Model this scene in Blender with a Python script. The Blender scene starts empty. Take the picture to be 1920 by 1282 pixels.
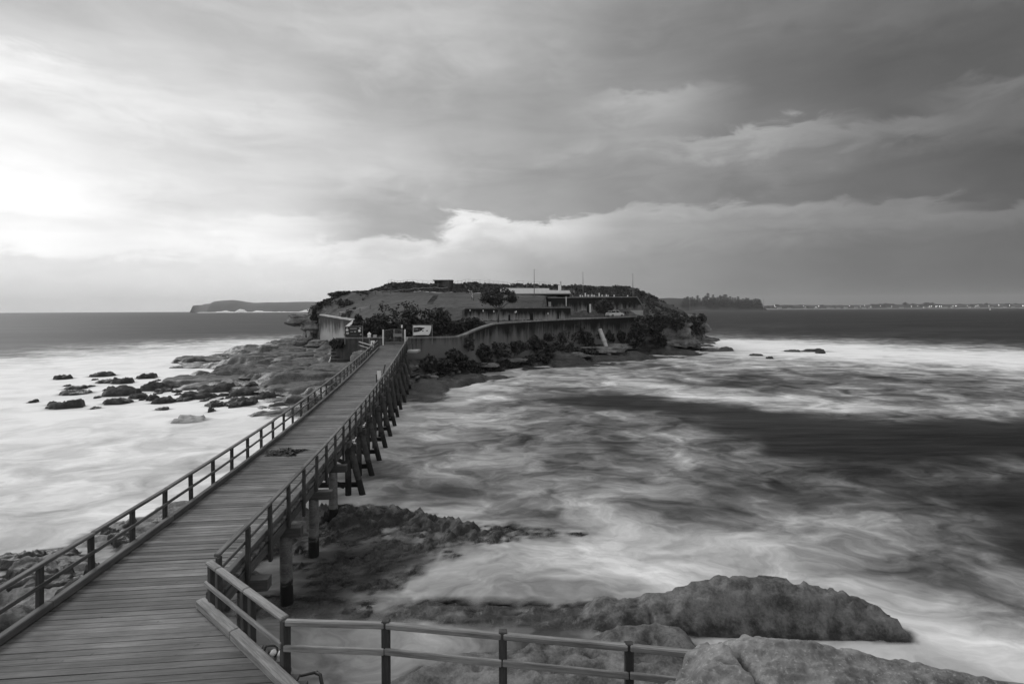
import bpy, bmesh, math, random
import numpy as np
from mathutils import Vector, Matrix
random.seed(7); RNG = np.random.default_rng(7)
scene = bpy.context.scene
COL = scene.collection
R = math.radians
# ------------------------------------------------------------------ camera
FPX = 1000.0            # focal length in pixels of the 1920 px wide photograph
CAMZ = 10.0
ROLL = R(0.3)
cd = bpy.data.cameras.new('camera'); cam = bpy.data.objects.new('camera', cd); COL.objects.link(cam)
cd.sensor_width = 36.0; cd.lens = 36.0*FPX/1920.0
cd.shift_y = -61.0/1920.0
cd.clip_start = 0.1; cd.clip_end = 40000
cam.location = (0, 0, CAMZ); cam.rotation_euler = (R(90), ROLL, 0)
scene.camera = cam
# ------------------------------------------------------------------ world: overcast sky
SUN_AZ, SUN_EL = R(-52), R(33)
world = bpy.data.worlds.new('World'); scene.world = world; world.use_nodes = True

def lin(s):
    return s/12.92 if s <= 0.04045 else ((s+0.055)/1.055)**2.4

class NT:
    """small helper around a node tree"""
    def __init__(self, nt):
        self.nt = nt; nt.nodes.clear()
    def n(self, typ, **kw):
        nd = self.nt.nodes.new(typ)
        for k, v in kw.items():
            setattr(nd, k, v)
        return nd
    def put(self, sock, v):
        if isinstance(v, bpy.types.NodeSocket): self.nt.links.new(v, sock)
        elif v is not None: sock.default_value = v
    def m(self, op, a, b=None, c=None, clamp=False):
        nd = self.n('ShaderNodeMath', operation=op); nd.use_clamp = clamp
        self.put(nd.inputs[0], a)
        if b is not None: self.put(nd.inputs[1], b)
        if c is not None: self.put(nd.inputs[2], c)
        return nd.outputs[0]
    def sstep(self, x, lo, hi, a=0.0, b=1.0):
        nd = self.n('ShaderNodeMapRange', interpolation_type='SMOOTHSTEP')
        self.put(nd.inputs[0], x)
        for i, v in zip((1, 2, 3, 4), (lo, hi, a, b)): self.put(nd.inputs[i], v)
        return nd.outputs[0]
    def noise(self, vec, scale, detail=4, rough=0.55, dist=0.0, dim='3D'):
        nd = self.n('ShaderNodeTexNoise', noise_dimensions=dim)
        self.put(nd.inputs['Vector'], vec)
        nd.inputs['Scale'].default_value = scale; nd.inputs['Detail'].default_value = detail
        nd.inputs['Roughness'].default_value = rough; nd.inputs['Distortion'].default_value = dist
        return nd.outputs[0]
    def mapv(self, vec, scale=(1, 1, 1), loc=(0, 0, 0), rot=(0, 0, 0)):
        nd = self.n('ShaderNodeMapping'); self.put(nd.inputs[0], vec)
        nd.inputs['Scale'].default_value = scale; nd.inputs['Location'].default_value = loc
        nd.inputs['Rotation'].default_value = rot
        return nd.outputs[0]
    def ramp(self, fac, stops, interp='LINEAR'):
        nd = self.n('ShaderNodeValToRGB'); self.put(nd.inputs[0], fac)
        cr = nd.color_ramp; cr.interpolation = interp
        while len(cr.elements) < len(stops): cr.elements.new(0.5)
        for e, (p, v) in zip(cr.elements, stops):
            e.position = p; e.color = (v, v, v, 1)
        return nd.outputs[0]
    def mix(self, f, a, b):      # float mix
        nd = self.n('ShaderNodeMix', data_type='FLOAT')
        self.put(nd.inputs[0], f); self.put(nd.inputs[2], a); self.put(nd.inputs[3], b)
        return nd.outputs[0]
    def sep(self, v):
        nd = self.n('ShaderNodeSeparateXYZ'); self.put(nd.inputs[0], v); return nd.outputs
    def comb(self, x, y, z):
        nd = self.n('ShaderNodeCombineXYZ')
        for i, v in enumerate((x, y, z)): self.put(nd.inputs[i], v)
        return nd.outputs[0]

w = NT(world.node_tree)
tc = w.n('ShaderNodeTexCoord')
DV = tc.outputs['Generated']
wx, wy, wz = w.sep(DV)
# elevation and azimuth in degrees; noise pushes both about so that the cloud edges break up
el = w.m('MULTIPLY', w.m('ARCSINE', w.m('MINIMUM', w.m('MAXIMUM', wz, -1.0), 1.0)), 180/math.pi)
az = w.m('MULTIPLY', w.m('ARCTAN2', wx, wy), 180/math.pi)
stre = w.mapv(DV, scale=(1, 1, 2.6))
n1 = w.noise(stre, 3.2, 5, 0.55, 0.4)
n2 = w.noise(w.mapv(stre, loc=(5.3, 1.7, 9.1)), 3.2, 6, 0.6, 0.3)
n3 = w.noise(w.mapv(stre, loc=(2.3, 8.7, 3.1)), 11.0, 6, 0.6, 0.6)
fan = w.mapv(w.comb(az, el, 0.0), scale=(0.030, 0.16, 1), rot=(0, 0, R(16)))
n4 = w.noise(fan, 1.6, 5, 0.55, 0.5)
lowf = w.sstep(el, 0.0, 9.0)          # near the horizon the layers lie flat
warp_e = w.m('MULTIPLY', w.m('ADD', w.m('MULTIPLY', w.m('SUBTRACT', n1, 0.5), 4.5), w.m('MULTIPLY', w.m('SUBTRACT', n3, 0.5), 5.2)), w.m('ADD', 0.25, w.m('MULTIPLY', lowf, 0.75)))
warp_a = w.m('ADD', w.m('MULTIPLY', w.m('SUBTRACT', n2, 0.5), 8.0), w.m('MULTIPLY', w.m('SUBTRACT', n3, 0.5), 7.0))
el2 = w.m('ADD', el, warp_e); az2 = w.m('ADD', az, warp_a)
# brightness of the cloud deck (display value) against elevation, for a row of bearings
SKY = [
 (-180, [(0, .74), (20, .80), (42, .86), (60, .90)]),
 (-105, [(0, .84), (12, .90), (25, .86), (42, .86), (60, .90)]),
 (-62, [(0, .95), (8, 1.15), (20, 1.1), (30, .85), (42, 0.8), (60, 0.9)]),
 (-43.8, [(0, .88), (4.0, .91), (5.2, 1.05), (10, 1.08), (12.5, .97), (16, .93), (19.5, .97), (21.5, .80), (23, .74), (42, 0.8), (60, 0.9)]),
 (-35.8, [(0, .88), (4.2, .90), (5.5, .97), (9, .92), (11.5, .93), (15, .89), (18, .92), (21, .81), (26, .73), (42, 0.8), (60, 0.9)]),
 (-25.6, [(0, .88), (4.5, .90), (6.3, .97), (8.5, .96), (10, .88), (15, .83), (18.5, .87), (21, .80), (24, .73), (42, 0.8), (60, 0.9)]),
 (-13.5, [(0, .84), (4, .86), (6.5, .92), (7.4, .70), (10, .68), (14, .78), (17, .76), (21, .69), (27, .75), (42, .8), (60, .9)]),
 (-9.0, [(0, .80), (4, .84), (6.5, .90), (7.6, .68), (10, .67), (14, .74), (17, .74), (21, .68), (28, .74), (42, .8), (60, .9)]),
 (-6.8, [(0, .77), (5, .82), (8.2, .92), (10.3, .94), (11.0, .68), (14, .70), (17, .72), (21, .68), (28, .74), (42, .8), (60, .9)]),
 (-4, [(0, .72), (5.5, .80), (8.2, .91), (9.9, .95), (10.7, .68), (13, .66), (17, .70), (21, .67), (29, .73), (42, .8), (60, .9)]),
 (4, [(0, .64), (4, .67), (7, .76), (9.8, .87), (10.6, .64), (14, .61), (17, .65), (21, .61), (30, .66), (42, .72), (60, .9)]),
 (13.5, [(0, .56), (5, .60), (8, .65), (10.0, .68), (10.8, .56), (14.5, .58), (18, .64), (20.8, .68), (21.9, .56), (25, .53), (29, .56), (42, .66), (60, .84)]),
 (25.6, [(0, .46), (5, .50), (8, .57), (9.7, .61), (10.5, .47), (14, .53), (16.9, .65), (17.8, .47), (24, .45), (28, .48), (42, .66), (60, .78)]),
 (35.8, [(0, .41), (5, .44), (8, .52), (9.0, .52), (9.7, .41), (13, .40), (15.6, .51), (16.5, .39), (20, .38), (26, .43), (42, .66), (60, .78)]),
 (43.8, [(0, .37), (5, .40), (7.6, .46), (8.4, .35), (12, .33), (15, .41), (17.6, .47), (18.6, .36), (22, .36), (24, .40), (42, .66), (60, .78)]),
 (105, [(0, .56), (20, .62), (42, .74), (60, .84)]),
 (180, [(0, .74), (20, .80), (42, .86), (60, .90)]),
]
e01 = w.m('DIVIDE', el2, 60.0, clamp=True)
total = None
azs = [a for a, _ in SKY]
for i, (a, prof) in enumerate(SKY):
    r = w.ramp(e01, [(e/60.0, lin(v) if v <= 1 else v) for e, v in prof], 'B_SPLINE' if len(prof) < 5 else 'EASE')
    up = w.sstep(az2, azs[i-1], a) if i > 0 else None
    dn = w.sstep(az2, a, azs[i+1], 1.0, 0.0) if i < len(SKY)-1 else None
    wt = up if dn is None else (dn if up is None else w.m('MULTIPLY', up, dn))
    t = w.m('MULTIPLY', r, wt)
    total = t if total is None else w.m('ADD', total, t)
cl = w.m('ADD', w.m('MULTIPLY', w.m('SUBTRACT', n4, 0.5), 0.58), w.m('MULTIPLY', w.m('SUBTRACT', n3, 0.5), 0.40))
total = w.m('MULTIPLY', total, w.m('ADD', 1.0, w.m('MULTIPLY', cl, w.m('ADD', 0.3, w.m('MULTIPLY', lowf, 0.7)))))
sky = w.n('ShaderNodeTexSky', sky_type='NISHITA'); sky.sun_disc = False
sky.sun_elevation = SUN_EL; sky.sun_rotation = SUN_AZ; sky.air_density = 1.5; sky.dust_density = 4.0
bw = w.n('ShaderNodeRGBToBW'); w.nt.links.new(sky.outputs[0], bw.inputs[0])
lum = w.m('ADD', w.m('MULTIPLY', total, 0.97), w.m('MULTIPLY', w.m('MINIMUM', w.m('MULTIPLY', bw.outputs[0], 0.10), 2.0), 0.03))
bg = w.n('ShaderNodeBackground'); w.nt.links.new(lum, bg.inputs[0]); bg.inputs[1].default_value = 1.0
wo = w.n('ShaderNodeOutputWorld'); w.nt.links.new(bg.outputs[0], wo.inputs[0])
world.cycles.sampling_method = 'MANUAL'; world.cycles.sample_map_resolution = 512
# ------------------------------------------------------------------ sun behind cloud
sl = bpy.data.lights.new('sun', 'SUN'); sl.energy = 1.3; sl.angle = R(28); sl.color = (1, 1, 1)
sun = bpy.data.objects.new('sun', sl); COL.objects.link(sun)
sd = Vector((math.sin(SUN_AZ)*math.cos(SUN_EL), math.cos(SUN_AZ)*math.cos(SUN_EL), math.sin(SUN_EL)))
sun.rotation_euler = sd.to_track_quat('Z', 'Y').to_euler(); sun.location = (-60, 40, 60)
# ------------------------------------------------------------------ colour management
vs = scene.view_settings
vs.view_transform = 'Standard'; vs.look = 'None'; vs.exposure = 0.0; vs.gamma = 1.0; vs.use_curve_mapping = False
scene.cycles.max_bounces = 5; scene.cycles.transparent_max_bounces = 12; scene.cycles.volume_bounces = 1
scene.cycles.use_denoising = True

# ================================================================== geometry helpers
CT, ST = math.cos(ROLL), math.sin(ROLL)
def level(x, y):
    dx, dy = x-960.0, 580.0-y
    return dx*CT+dy*ST, -dx*ST+dy*CT
def P(x, y, D):
    """photo pixel at distance D along the view axis -> world point"""
    a, b = level(x, y)
    return Vector((a/FPX*D, D, CAMZ+b/FPX*D))
def PZ(x, y, z):
    a, b = level(x, y)
    D = (z-CAMZ)*FPX/b
    return Vector((a/FPX*D, D, z))
def PX(x, D, z):
    """photo column x at distance D and height z"""
    a, _ = level(x, 580.0)
    return Vector((a/FPX*D, D, z))

_perm = RNG.permutation(512).astype(np.int64); _perm = np.concatenate([_perm, _perm, _perm])
_val = RNG.random(512)
def vnoise(x, y, z=None):
    x = np.asarray(x, float); y = np.asarray(y, float)
    z = np.zeros_like(x) if z is None else np.asarray(z, float)+np.zeros_like(x)
    xi = np.floor(x).astype(np.int64); yi = np.floor(y).astype(np.int64); zi = np.floor(z).astype(np.int64)
    xf, yf, zf = x-xi, y-yi, z-zi
    f = lambda t: t*t*t*(t*(t*6-15)+10)
    u, v, s = f(xf), f(yf), f(zf)
    def h(a, b, c): return _val[_perm[_perm[_perm[a & 511]+(b & 511)]+(c & 511)] & 511]
    def lp(a, b, t): return a+(b-a)*t
    return lp(lp(lp(h(xi, yi, zi), h(xi+1, yi, zi), u), lp(h(xi, yi+1, zi), h(xi+1, yi+1, zi), u), v),
              lp(lp(h(xi, yi, zi+1), h(xi+1, yi, zi+1), u), lp(h(xi, yi+1, zi+1), h(xi+1, yi+1, zi+1), u), v), s)
def fbm(x, y, z=None, o=4, g=0.5):
    a, t, n = 1.0, 0.0, 0.0
    x = np.asarray(x, float); y = np.asarray(y, float)
    for k in range(o):
        t = t+a*vnoise(x*2**k+17.3*k, y*2**k+5.1*k, None if z is None else np.asarray(z)*2**k+3.7*k); n += a; a *= g
    return t/n
def ss(x, a, b):
    t = np.clip((x-a)/(b-a), 0, 1); return t*t*(3-2*t)
def polysd(x, y, poly):
    """signed distance, positive inside"""
    d = np.full(x.shape, 1e9); ins = np.zeros(x.shape, bool)
    n = len(poly)
    for i in range(n):
        (ax, ay), (bx, by) = poly[i], poly[(i+1) % n]
        ex, ey = bx-ax, by-ay
        t = np.clip(((x-ax)*ex+(y-ay)*ey)/(ex*ex+ey*ey+1e-12), 0, 1)
        d = np.minimum(d, np.hypot(x-ax-t*ex, y-ay-t*ey))
        if ay != by:
            c = ((ay > y) != (by > y)) & (x < (bx-ax)*(y-ay)/(by-ay)+ax)
            ins ^= c
    return np.where(ins, d, -d)
def terrace(h, step, sharp=0.75):
    k = h/step; f = np.floor(k); r = k-f
    return (f+ss(r, sharp*0.5, 1-(1-sharp)*0.5*0.6))*step

WM = {}
def _reg(o, world, parent):
    if parent is not None:
        o.parent = parent; o.matrix_basis = WM[parent.name].inverted() @ world
    else:
        o.matrix_basis = world
    COL.objects.link(o); WM[o.name] = world
def tag(o, label=None, cat=None, group=None, kind=None):
    if label: o['label'] = label
    if cat: o['category'] = cat
    if group: o['group'] = group
    if kind: o['kind'] = kind
    return o
def thing(name, loc, label, cat, group=None):
    o = bpy.data.objects.new(name, None); o.empty_display_size = 0.3
    _reg(o, Matrix.Translation(Vector(loc)), None)
    return tag(o, label, cat, group)
def mesh(name, v, f, smooth=False):
    me = bpy.data.meshes.new(name); me.from_pydata([tuple(p) for p in v], [], f); me.update()
    if smooth: me.polygons.foreach_set('use_smooth', [True]*len(me.polygons))
    return me
def obj(name, me, mat, parent=None, world=None):
    o = bpy.data.objects.new(name, me)
    if mat is not None and len(me.materials) == 0: me.materials.append(mat)
    _reg(o, world if world is not None else Matrix.Identity(4), parent)
    return o
def gridmesh(name, X, Y, Z, smooth=True):
    ny, nx = X.shape
    me = bpy.data.meshes.new(name)
    co = np.stack([X, Y, Z], -1).reshape(-1, 3).astype(np.float32)
    i = np.arange(ny*nx).reshape(ny, nx)
    q = np.stack([i[:-1, :-1], i[:-1, 1:], i[1:, 1:], i[1:, :-1]], -1).reshape(-1, 4).astype(np.int32)
    me.vertices.add(len(co)); me.vertices.foreach_set('co', co.ravel())
    me.loops.add(q.size); me.loops.foreach_set('vertex_index', q.ravel())
    me.polygons.add(len(q)); me.polygons.foreach_set('loop_start', np.arange(0, q.size, 4, dtype=np.int32))
    me.polygons.foreach_set('loop_total', np.full(len(q), 4, np.int32))
    if smooth: me.polygons.foreach_set('use_smooth', np.ones(len(q), bool))
    me.update(); me.validate()
    return me
def rawmesh(name, co, faces4, smooth=False):
    me = bpy.data.meshes.new(name); co = np.asarray(co, np.float32); q = np.asarray(faces4, np.int32)
    k = q.shape[1]
    me.vertices.add(len(co)); me.vertices.foreach_set('co', co.ravel())
    me.loops.add(q.size); me.loops.foreach_set('vertex_index', q.ravel())
    me.polygons.add(len(q)); me.polygons.foreach_set('loop_start', np.arange(0, q.size, k, dtype=np.int32))
    me.polygons.foreach_set('loop_total', np.full(len(q), k, np.int32))
    if smooth: me.polygons.foreach_set('use_smooth', np.ones(len(q), bool))
    me.update(); return me
_boxes = {}
def boxmesh(l, wd, h, e=0.012):
    key = (round(l, 3), round(wd, 3), round(h, 3), round(e, 4))
    if key in _boxes: return _boxes[key]
    a, b, c = l/2, wd/2, h/2; e = min(e, a*0.45, b*0.45, c*0.45)
    bm = bmesh.new()
    for sx in (-1, 1):
        for sy in (-1, 1):
            for sz in (-1, 1):
                bm.verts.new((sx*a, sy*(b-e), sz*(c-e))); bm.verts.new((sx*(a-e), sy*b, sz*(c-e))); bm.verts.new((sx*(a-e), sy*(b-e), sz*c))
    bmesh.ops.convex_hull(bm, input=bm.verts)
    bmesh.ops.dissolve_limit(bm, angle_limit=0.02, verts=bm.verts, edges=bm.edges)
    me = bpy.data.meshes.new('box'); bm.to_mesh(me); bm.free()
    _boxes[key] = me
    return me
def frame(d, up=(0, 0, 1)):
    x = Vector(d).normalized(); u = Vector(up)
    y = u.cross(x)
    if y.length < 1e-4: y = Vector((0, 1, 0)).cross(x)
    y.normalize(); z = x.cross(y)
    m = Matrix((x, y, z)).transposed().to_4x4()
    return m
def beam(name, p0, p1, wd, h, mat, parent=None, up=(0, 0, 1), e=0.012, ext=0.0, fresh=False):
    """timber of section wd x h from p0 to p1; its own X axis runs along the grain"""
    p0, p1 = Vector(p0), Vector(p1); d = p1-p0
    me = boxmesh(d.length+2*ext, wd, h, e)
    if len(me.materials) and me.materials[0] is not mat: me = me.copy(); me.materials.clear()
    m = frame(d, up); m.translation = (p0+p1)/2
    return obj(name, me, mat, parent, m)
def block(name, c, size, mat, parent=None, rz=0.0, e=0.02):
    me = boxmesh(size[0], size[1], size[2], e)
    if len(me.materials) and me.materials[0] is not mat: me = me.copy(); me.materials.clear()
    return obj(name, me, mat, parent, Matrix.Translation(Vector(c)) @ Matrix.Rotation(rz, 4, 'Z'))
def tubedata(pts, rad, n=10, wob=0.0, cap=True):
    pts = [Vector(p) for p in pts]; V = []; F = []
    for i, p in enumerate(pts):
        d = (pts[min(i+1, len(pts)-1)]-pts[max(i-1, 0)]).normalized()
        m = frame(d, (0, 0, 1) if abs(d.z) < 0.95 else (0, 1, 0))
        r = rad[i] if hasattr(rad, '__len__') else rad
        for k in range(n):
            a = 2*math.pi*k/n; rr = r*(1+wob*(random.random()-0.5))
            V.append(p+m.to_3x3() @ Vector((0, math.cos(a)*rr, math.sin(a)*rr)))
    for i in range(len(pts)-1):
        for k in range(n):
            k2 = (k+1) % n
            F.append((i*n+k, i*n+k2, (i+1)*n+k2, (i+1)*n+k))
    if cap:
        F.append(tuple(range(n-1, -1, -1))); F.append(tuple(range((len(pts)-1)*n, len(pts)*n)))
    return V, F
def tube(name, pts, rad, mat, parent=None, n=10, wob=0.0, smooth=True):
    base = Vector(pts[0])
    V, F = tubedata([Vector(p)-base for p in pts], rad, n, wob)
    return obj(name, mesh(name, V, F, smooth), mat, parent, Matrix.Translation(base))
def tubes(name, lists, mat, parent=None, n=6):
    V, F = [], []
    for pts, rad in lists:
        v, f = tubedata(pts, rad, n); k = len(V); V += v; F += [tuple(i+k for i in q) for q in f]
    return obj(name, mesh(name, V, F, True), mat, parent)

# ================================================================== materials (the photograph is black and white: all greys)
def newmat(name):
    m = bpy.data.materials.new(name); m.use_nodes = True
    t = NT(m.node_tree)
    b = t.n('ShaderNodeBsdfPrincipled'); o = t.n('ShaderNodeOutputMaterial')
    t.nt.links.new(b.outputs[0], o.inputs[0])
    return m, t, b
def setcol(t, b, v):
    t.put(b.inputs['Base Color'], v if not isinstance(v, (int, float)) else (v, v, v, 1))
def bump(t, b, h, strength=0.4, dist=0.02):
    nd = t.n('ShaderNodeBump'); nd.inputs['Strength'].default_value = strength; nd.inputs['Distance'].default_value = dist
    t.put(nd.inputs['Height'], h); t.nt.links.new(nd.outputs[0], b.inputs['Normal'])
def timber(name, c0, c1, rough=0.8, rnd=0.5, wet=None, spec=0.3, stain=0.0):
    m, t, b = newmat(name)
    tcn = t.n('ShaderNodeTexCoord').outputs['Object']; oi = t.n('ShaderNodeObjectInfo')
    rv = oi.outputs['Random']
    off = t.comb(t.m('MULTIPLY', rv, 37.0), t.m('MULTIPLY', rv, 91.0), t.m('MULTIPLY', rv, 53.0))
    va = t.n('ShaderNodeVectorMath', operation='ADD'); t.put(va.inputs[0], tcn); t.put(va.inputs[1], off)
    g = t.noise(t.mapv(va.outputs[0], scale=(0.9, 16, 16)), 2.0, 6, 0.65, 0.3)
    g2 = t.noise(t.mapv(va.outputs[0], scale=(0.5, 3, 3)), 1.4, 4, 0.6)
    g3 = t.noise(t.mapv(va.outputs[0], scale=(2.5, 60, 60)), 2.0, 3, 0.6)
    f = t.m('ADD', t.m('MULTIPLY', g, 0.5), t.m('MULTIPLY', g2, 0.5))
    f = t.sstep(f, 0.30, 0.70)
    v = t.mix(f, c0, c1)
    v = t.m('MULTIPLY', v, t.m('ADD', 1-rnd*0.5, t.m('MULTIPLY', rv, rnd)))
    v = t.m('MULTIPLY', v, t.m('ADD', 0.72, t.m('MULTIPLY', g3, 0.56)))
    if stain:      # spills, salt and foot wear across the boards
        ps = t.n('ShaderNodeNewGeometry').outputs['Position']
        sn = t.noise(ps, 0.55, 5, 0.6); sp = t.sstep(t.noise(ps, 4.5, 3, 0.6), 0.66, 0.74)
        v = t.m('MULTIPLY', v, t.m('ADD', 1-stain/2, t.m('MULTIPLY', t.sstep(sn, 0.3, 0.7), stain)))
        v = t.m('MULTIPLY', v, t.m('SUBTRACT', 1.0, t.m('MULTIPLY', sp, 0.45)))
    if wet is not None:
        z = t.sep(t.n('ShaderNodeNewGeometry').outputs['Position'])[2]
        k = t.sstep(t.m('ADD', z, t.m('MULTIPLY', t.m('SUBTRACT', g2, 0.5), 1.2)), wet-0.12, wet+0.12)
        v = t.mix(k, 0.018, v)
    setcol(t, b, v)
    b.inputs['Roughness'].default_value = rough; b.inputs['Specular IOR Level'].default_value = spec
    bump(t, b, t.m('ADD', g, t.m('MULTIPLY', g3, 0.6)), 0.55, 0.012)
    return m
M = {}
M['deck'] = timber('deck_timber', 0.055, 0.19, 0.62, 0.95, spec=0.4, stain=0.5)
M['rail'] = timber('rail_timber', 0.07, 0.19, 0.75, 0.3)
M['kerb'] = timber('kerb_timber', 0.06, 0.16, 0.75, 0.35)
M['post'] = timber('post_timber', 0.035, 0.085, 0.8, 0.4)
M['stringer'] = timber('stringer_timber', 0.045, 0.12, 0.8, 0.4)
M['pile'] = timber('pile_timber', 0.07, 0.24, 0.75, 0.3, wet=0.75)
M['trestle'] = timber('trestle_timber', 0.03, 0.085, 0.75, 0.4, wet=0.9)
M['cap'] = timber('cap_timber', 0.045, 0.10, 0.8, 0.4)
M['palefence'] = timber('fence_timber', 0.13, 0.36, 0.75, 0.2)

def simple(name, c, rough=0.7, var=0.3, scale=3.0, bumps=0.0, spec=0.3, metal=0.0):
    m, t, b = newmat(name)
    n = t.noise(t.n('ShaderNodeTexCoord').outputs['Object'], scale, 5, 0.6)
    setcol(t, b, t.m('MULTIPLY', t.m('ADD', 1-var/2, t.m('MULTIPLY', n, var)), c))
    b.inputs['Roughness'].default_value = rough; b.inputs['Specular IOR Level'].default_value = spec
    b.inputs['Metallic'].default_value = metal
    if bumps: bump(t, b, n, bumps, 0.05)
    return m
M['white'] = simple('white_paint', 0.78, 0.6, 0.25)
M['pale'] = simple('pale_stone', 0.42, 0.85, 0.5, 2.0, 0.4)
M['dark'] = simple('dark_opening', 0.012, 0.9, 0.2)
M['darkmetal'] = simple('dark_metal', 0.05, 0.5, 0.3)
M['greymetal'] = simple('galvanised_metal', 0.22, 0.5, 0.3)
M['roof'] = simple('pale_roof', 0.40, 0.7, 0.3, 1.0)
M['signdark'] = simple('dark_sign', 0.022, 0.5, 0.3)
M['carpaint'] = simple('white_car_paint', 0.65, 0.3, 0.05, spec=0.5)
M['glass'] = simple('dark_glass', 0.012, 0.12, 0.05, spec=0.6)
M['tyre'] = simple('tyre_rubber', 0.015, 0.8, 0.2)
M['rope'] = simple('pale_rope', 0.42, 0.8, 0.2)
M['feather'] = simple('white_feather', 0.85, 0.8, 0.2, 8.0)
M['feathergrey'] = simple('grey_feather', 0.5, 0.8, 0.2, 8.0)
M['weed'] = simple('wet_seaweed', 0.02, 0.5, 0.6, 20.0)
M['trunk'] = simple('tree_bark', 0.09, 0.9, 0.5, 4.0, 0.4)

def concrete(name, c0, c1, top=None, hgt=5.0, streak=1.1):
    """weathered concrete with run-off streaks; top: world z of the coping that the dark staining hangs from"""
    m, t, b = newmat(name)
    pos = t.n('ShaderNodeNewGeometry').outputs['Position']
    x, y, z = t.sep(pos)
    n = t.noise(t.mapv(pos, scale=(streak, streak*0.8, 0.10)), 1.0, 5, 0.65)
    n2 = t.noise(pos, 0.35, 5, 0.6)
    n3 = t.noise(t.mapv(pos, scale=(3.2, 3.0, 0.35)), 1.0, 4, 0.6)
    f = t.m('ADD', t.m('ADD', t.m('MULTIPLY', n, 0.5), t.m('MULTIPLY', n2, 0.25)), t.m('MULTIPLY', n3, 0.25))
    if top is not None:
        g = t.m('DIVIDE', t.m('SUBTRACT', top, z), hgt)           # algae creeps down from the top
        f = t.m('ADD', f, t.m('MULTIPLY', t.m('SUBTRACT', g, 0.45), 0.46))
    f = t.sstep(f, 0.43, 0.71)
    setcol(t, b, t.mix(f, c0, c1))
    b.inputs['Roughness'].default_value = 0.9; b.inputs['Specular IOR Level'].default_value = 0.15
    bump(t, b, t.m('ADD', n2, n3), 0.5, 0.08)
    return m
M['wall'] = concrete('stained_seawall', 0.016, 0.17, 8.6, 5.0)
M['wall2'] = concrete('stained_casemate', 0.022, 0.36, 13.0, 5.5)
M['wall2b'] = concrete('stained_low_casemate', 0.022, 0.34, 10.4, 3.0, 1.3)
M['wall3'] = concrete('streaked_bastion', 0.07, 0.45, 9.5, 6.0, 1.6)
M['coping'] = concrete('coping_stone', 0.16, 0.36)
M['palecoping'] = concrete('pale_coping', 0.45, 0.70)
M['stone'] = concrete('rubble_stone', 0.05, 0.14)
M['bunker'] = concrete('bunker_concrete', 0.05, 0.17)

def rockmat(name, dry0, dry1, wet=0.022, wl=0.55, wh=1.0, scale=1.0, strata=0.5, rough=0.85, wetrough=0.35, grass=False, bs=0.7, bd=0.12, lichen=0.0, cracks=0.0):
    m, t, b = newmat(name)
    geo = t.n('ShaderNodeNewGeometry'); pos = geo.outputs['Position']
    x, y, z = t.sep(pos)
    n = t.noise(pos, 0.9*scale, 7, 0.62); n2 = t.noise(pos, 0.22*scale, 4, 0.55); n3 = t.noise(pos, 5.5*scale, 5, 0.65)
    vor = t.n('ShaderNodeTexVoronoi', feature='DISTANCE_TO_EDGE'); vor.inputs['Scale'].default_value = 0.55*scale
    t.put(vor.inputs['Vector'], t.mapv(pos, scale=(0.6, 1.0, 1.6)))
    band = t.noise(t.mapv(pos, scale=(0.10*scale, 0.10*scale, 3.0*scale)), 1.0, 4, 0.6)
    f = t.m('ADD', t.m('ADD', t.m('MULTIPLY', n, 0.45), t.m('MULTIPLY', n3, 0.25)), t.m('ADD', t.m('MULTIPLY', n2, 0.3*(1-strata)), t.m('MULTIPLY', band, 0.3*strata)))
    f = t.sstep(f, 0.34, 0.66)
    v = t.mix(f, dry0, dry1)
    crack = t.sstep(vor.outputs['Distance'], 0.0, 0.03, 1.0-cracks, 1.0)
    v = t.m('MULTIPLY', v, crack)
    if lichen:
        ln = t.sstep(t.noise(pos, 9.0*scale, 4, 0.7), 0.56, 0.66)
        v = t.mix(t.m('MULTIPLY', ln, lichen), v, 0.5)
    k = t.sstep(t.m('ADD', z, t.m('MULTIPLY', t.m('SUBTRACT', n, 0.5), 1.6)), wl, wh)
    v = t.mix(k, t.m('MULTIPLY', v, wet/((dry0+dry1)/2)), v)
    if grass:
        nz = t.sep(geo.outputs['Normal'])[2]
        gn = t.noise(pos, 0.8, 6, 0.65); gn2 = t.noise(pos, 0.09, 3, 0.5); gn3 = t.noise(pos, 3.5, 4, 0.7)
        gv = t.mix(t.sstep(t.m('ADD', t.m('MULTIPLY', gn, 0.4), t.m('ADD', t.m('MULTIPLY', gn2, 0.4), t.m('MULTIPLY', gn3, 0.2))), 0.36, 0.64), 0.030, 0.085)
        k2 = t.m('MULTIPLY', t.sstep(t.m('ADD', nz, t.m('MULTIPLY', t.m('SUBTRACT', gn, 0.5), 0.5)), 0.60, 0.80), t.sstep(t.m('ADD', z, t.m('MULTIPLY', t.m('SUBTRACT', gn, 0.5), 2.5)), 1.9, 2.9))
        v = t.mix(k2, v, gv)
    setcol(t, b, v)
    b.inputs['Specular IOR Level'].default_value = 0.35
    t.put(b.inputs['Roughness'], t.mix(k, wetrough, rough))
    bump(t, b, t.m('ADD', t.m('ADD', n, t.m('MULTIPLY', n3, 0.35)), t.m('MULTIPLY', crack, 0.25)), bs, bd)
    return m
M['rock'] = rockmat('wet_reef_rock', 0.03, 0.24, 0.034, 0.25, 0.8, 1.9, 0.4, bs=1.0, bd=0.2, lichen=0.10)
M['ledge'] = rockmat('pale_ledge_rock', 0.07, 0.36, 0.07, -0.1, 0.35, 1.6, 0.5, bs=1.0, bd=0.12)
M['slab'] = rockmat('bedded_slab_rock', 0.025, 0.17, 0.035, 0.4, 1.3, 1.3, 0.6, bs=1.0, bd=0.15)
M['smooth'] = rockmat('smooth_shelf_rock', 0.028, 0.22, 0.04, 0.0, 0.5, 2.2, 0.3, 0.6, 0.35, bs=0.8, bd=0.10, lichen=0.05)
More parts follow.
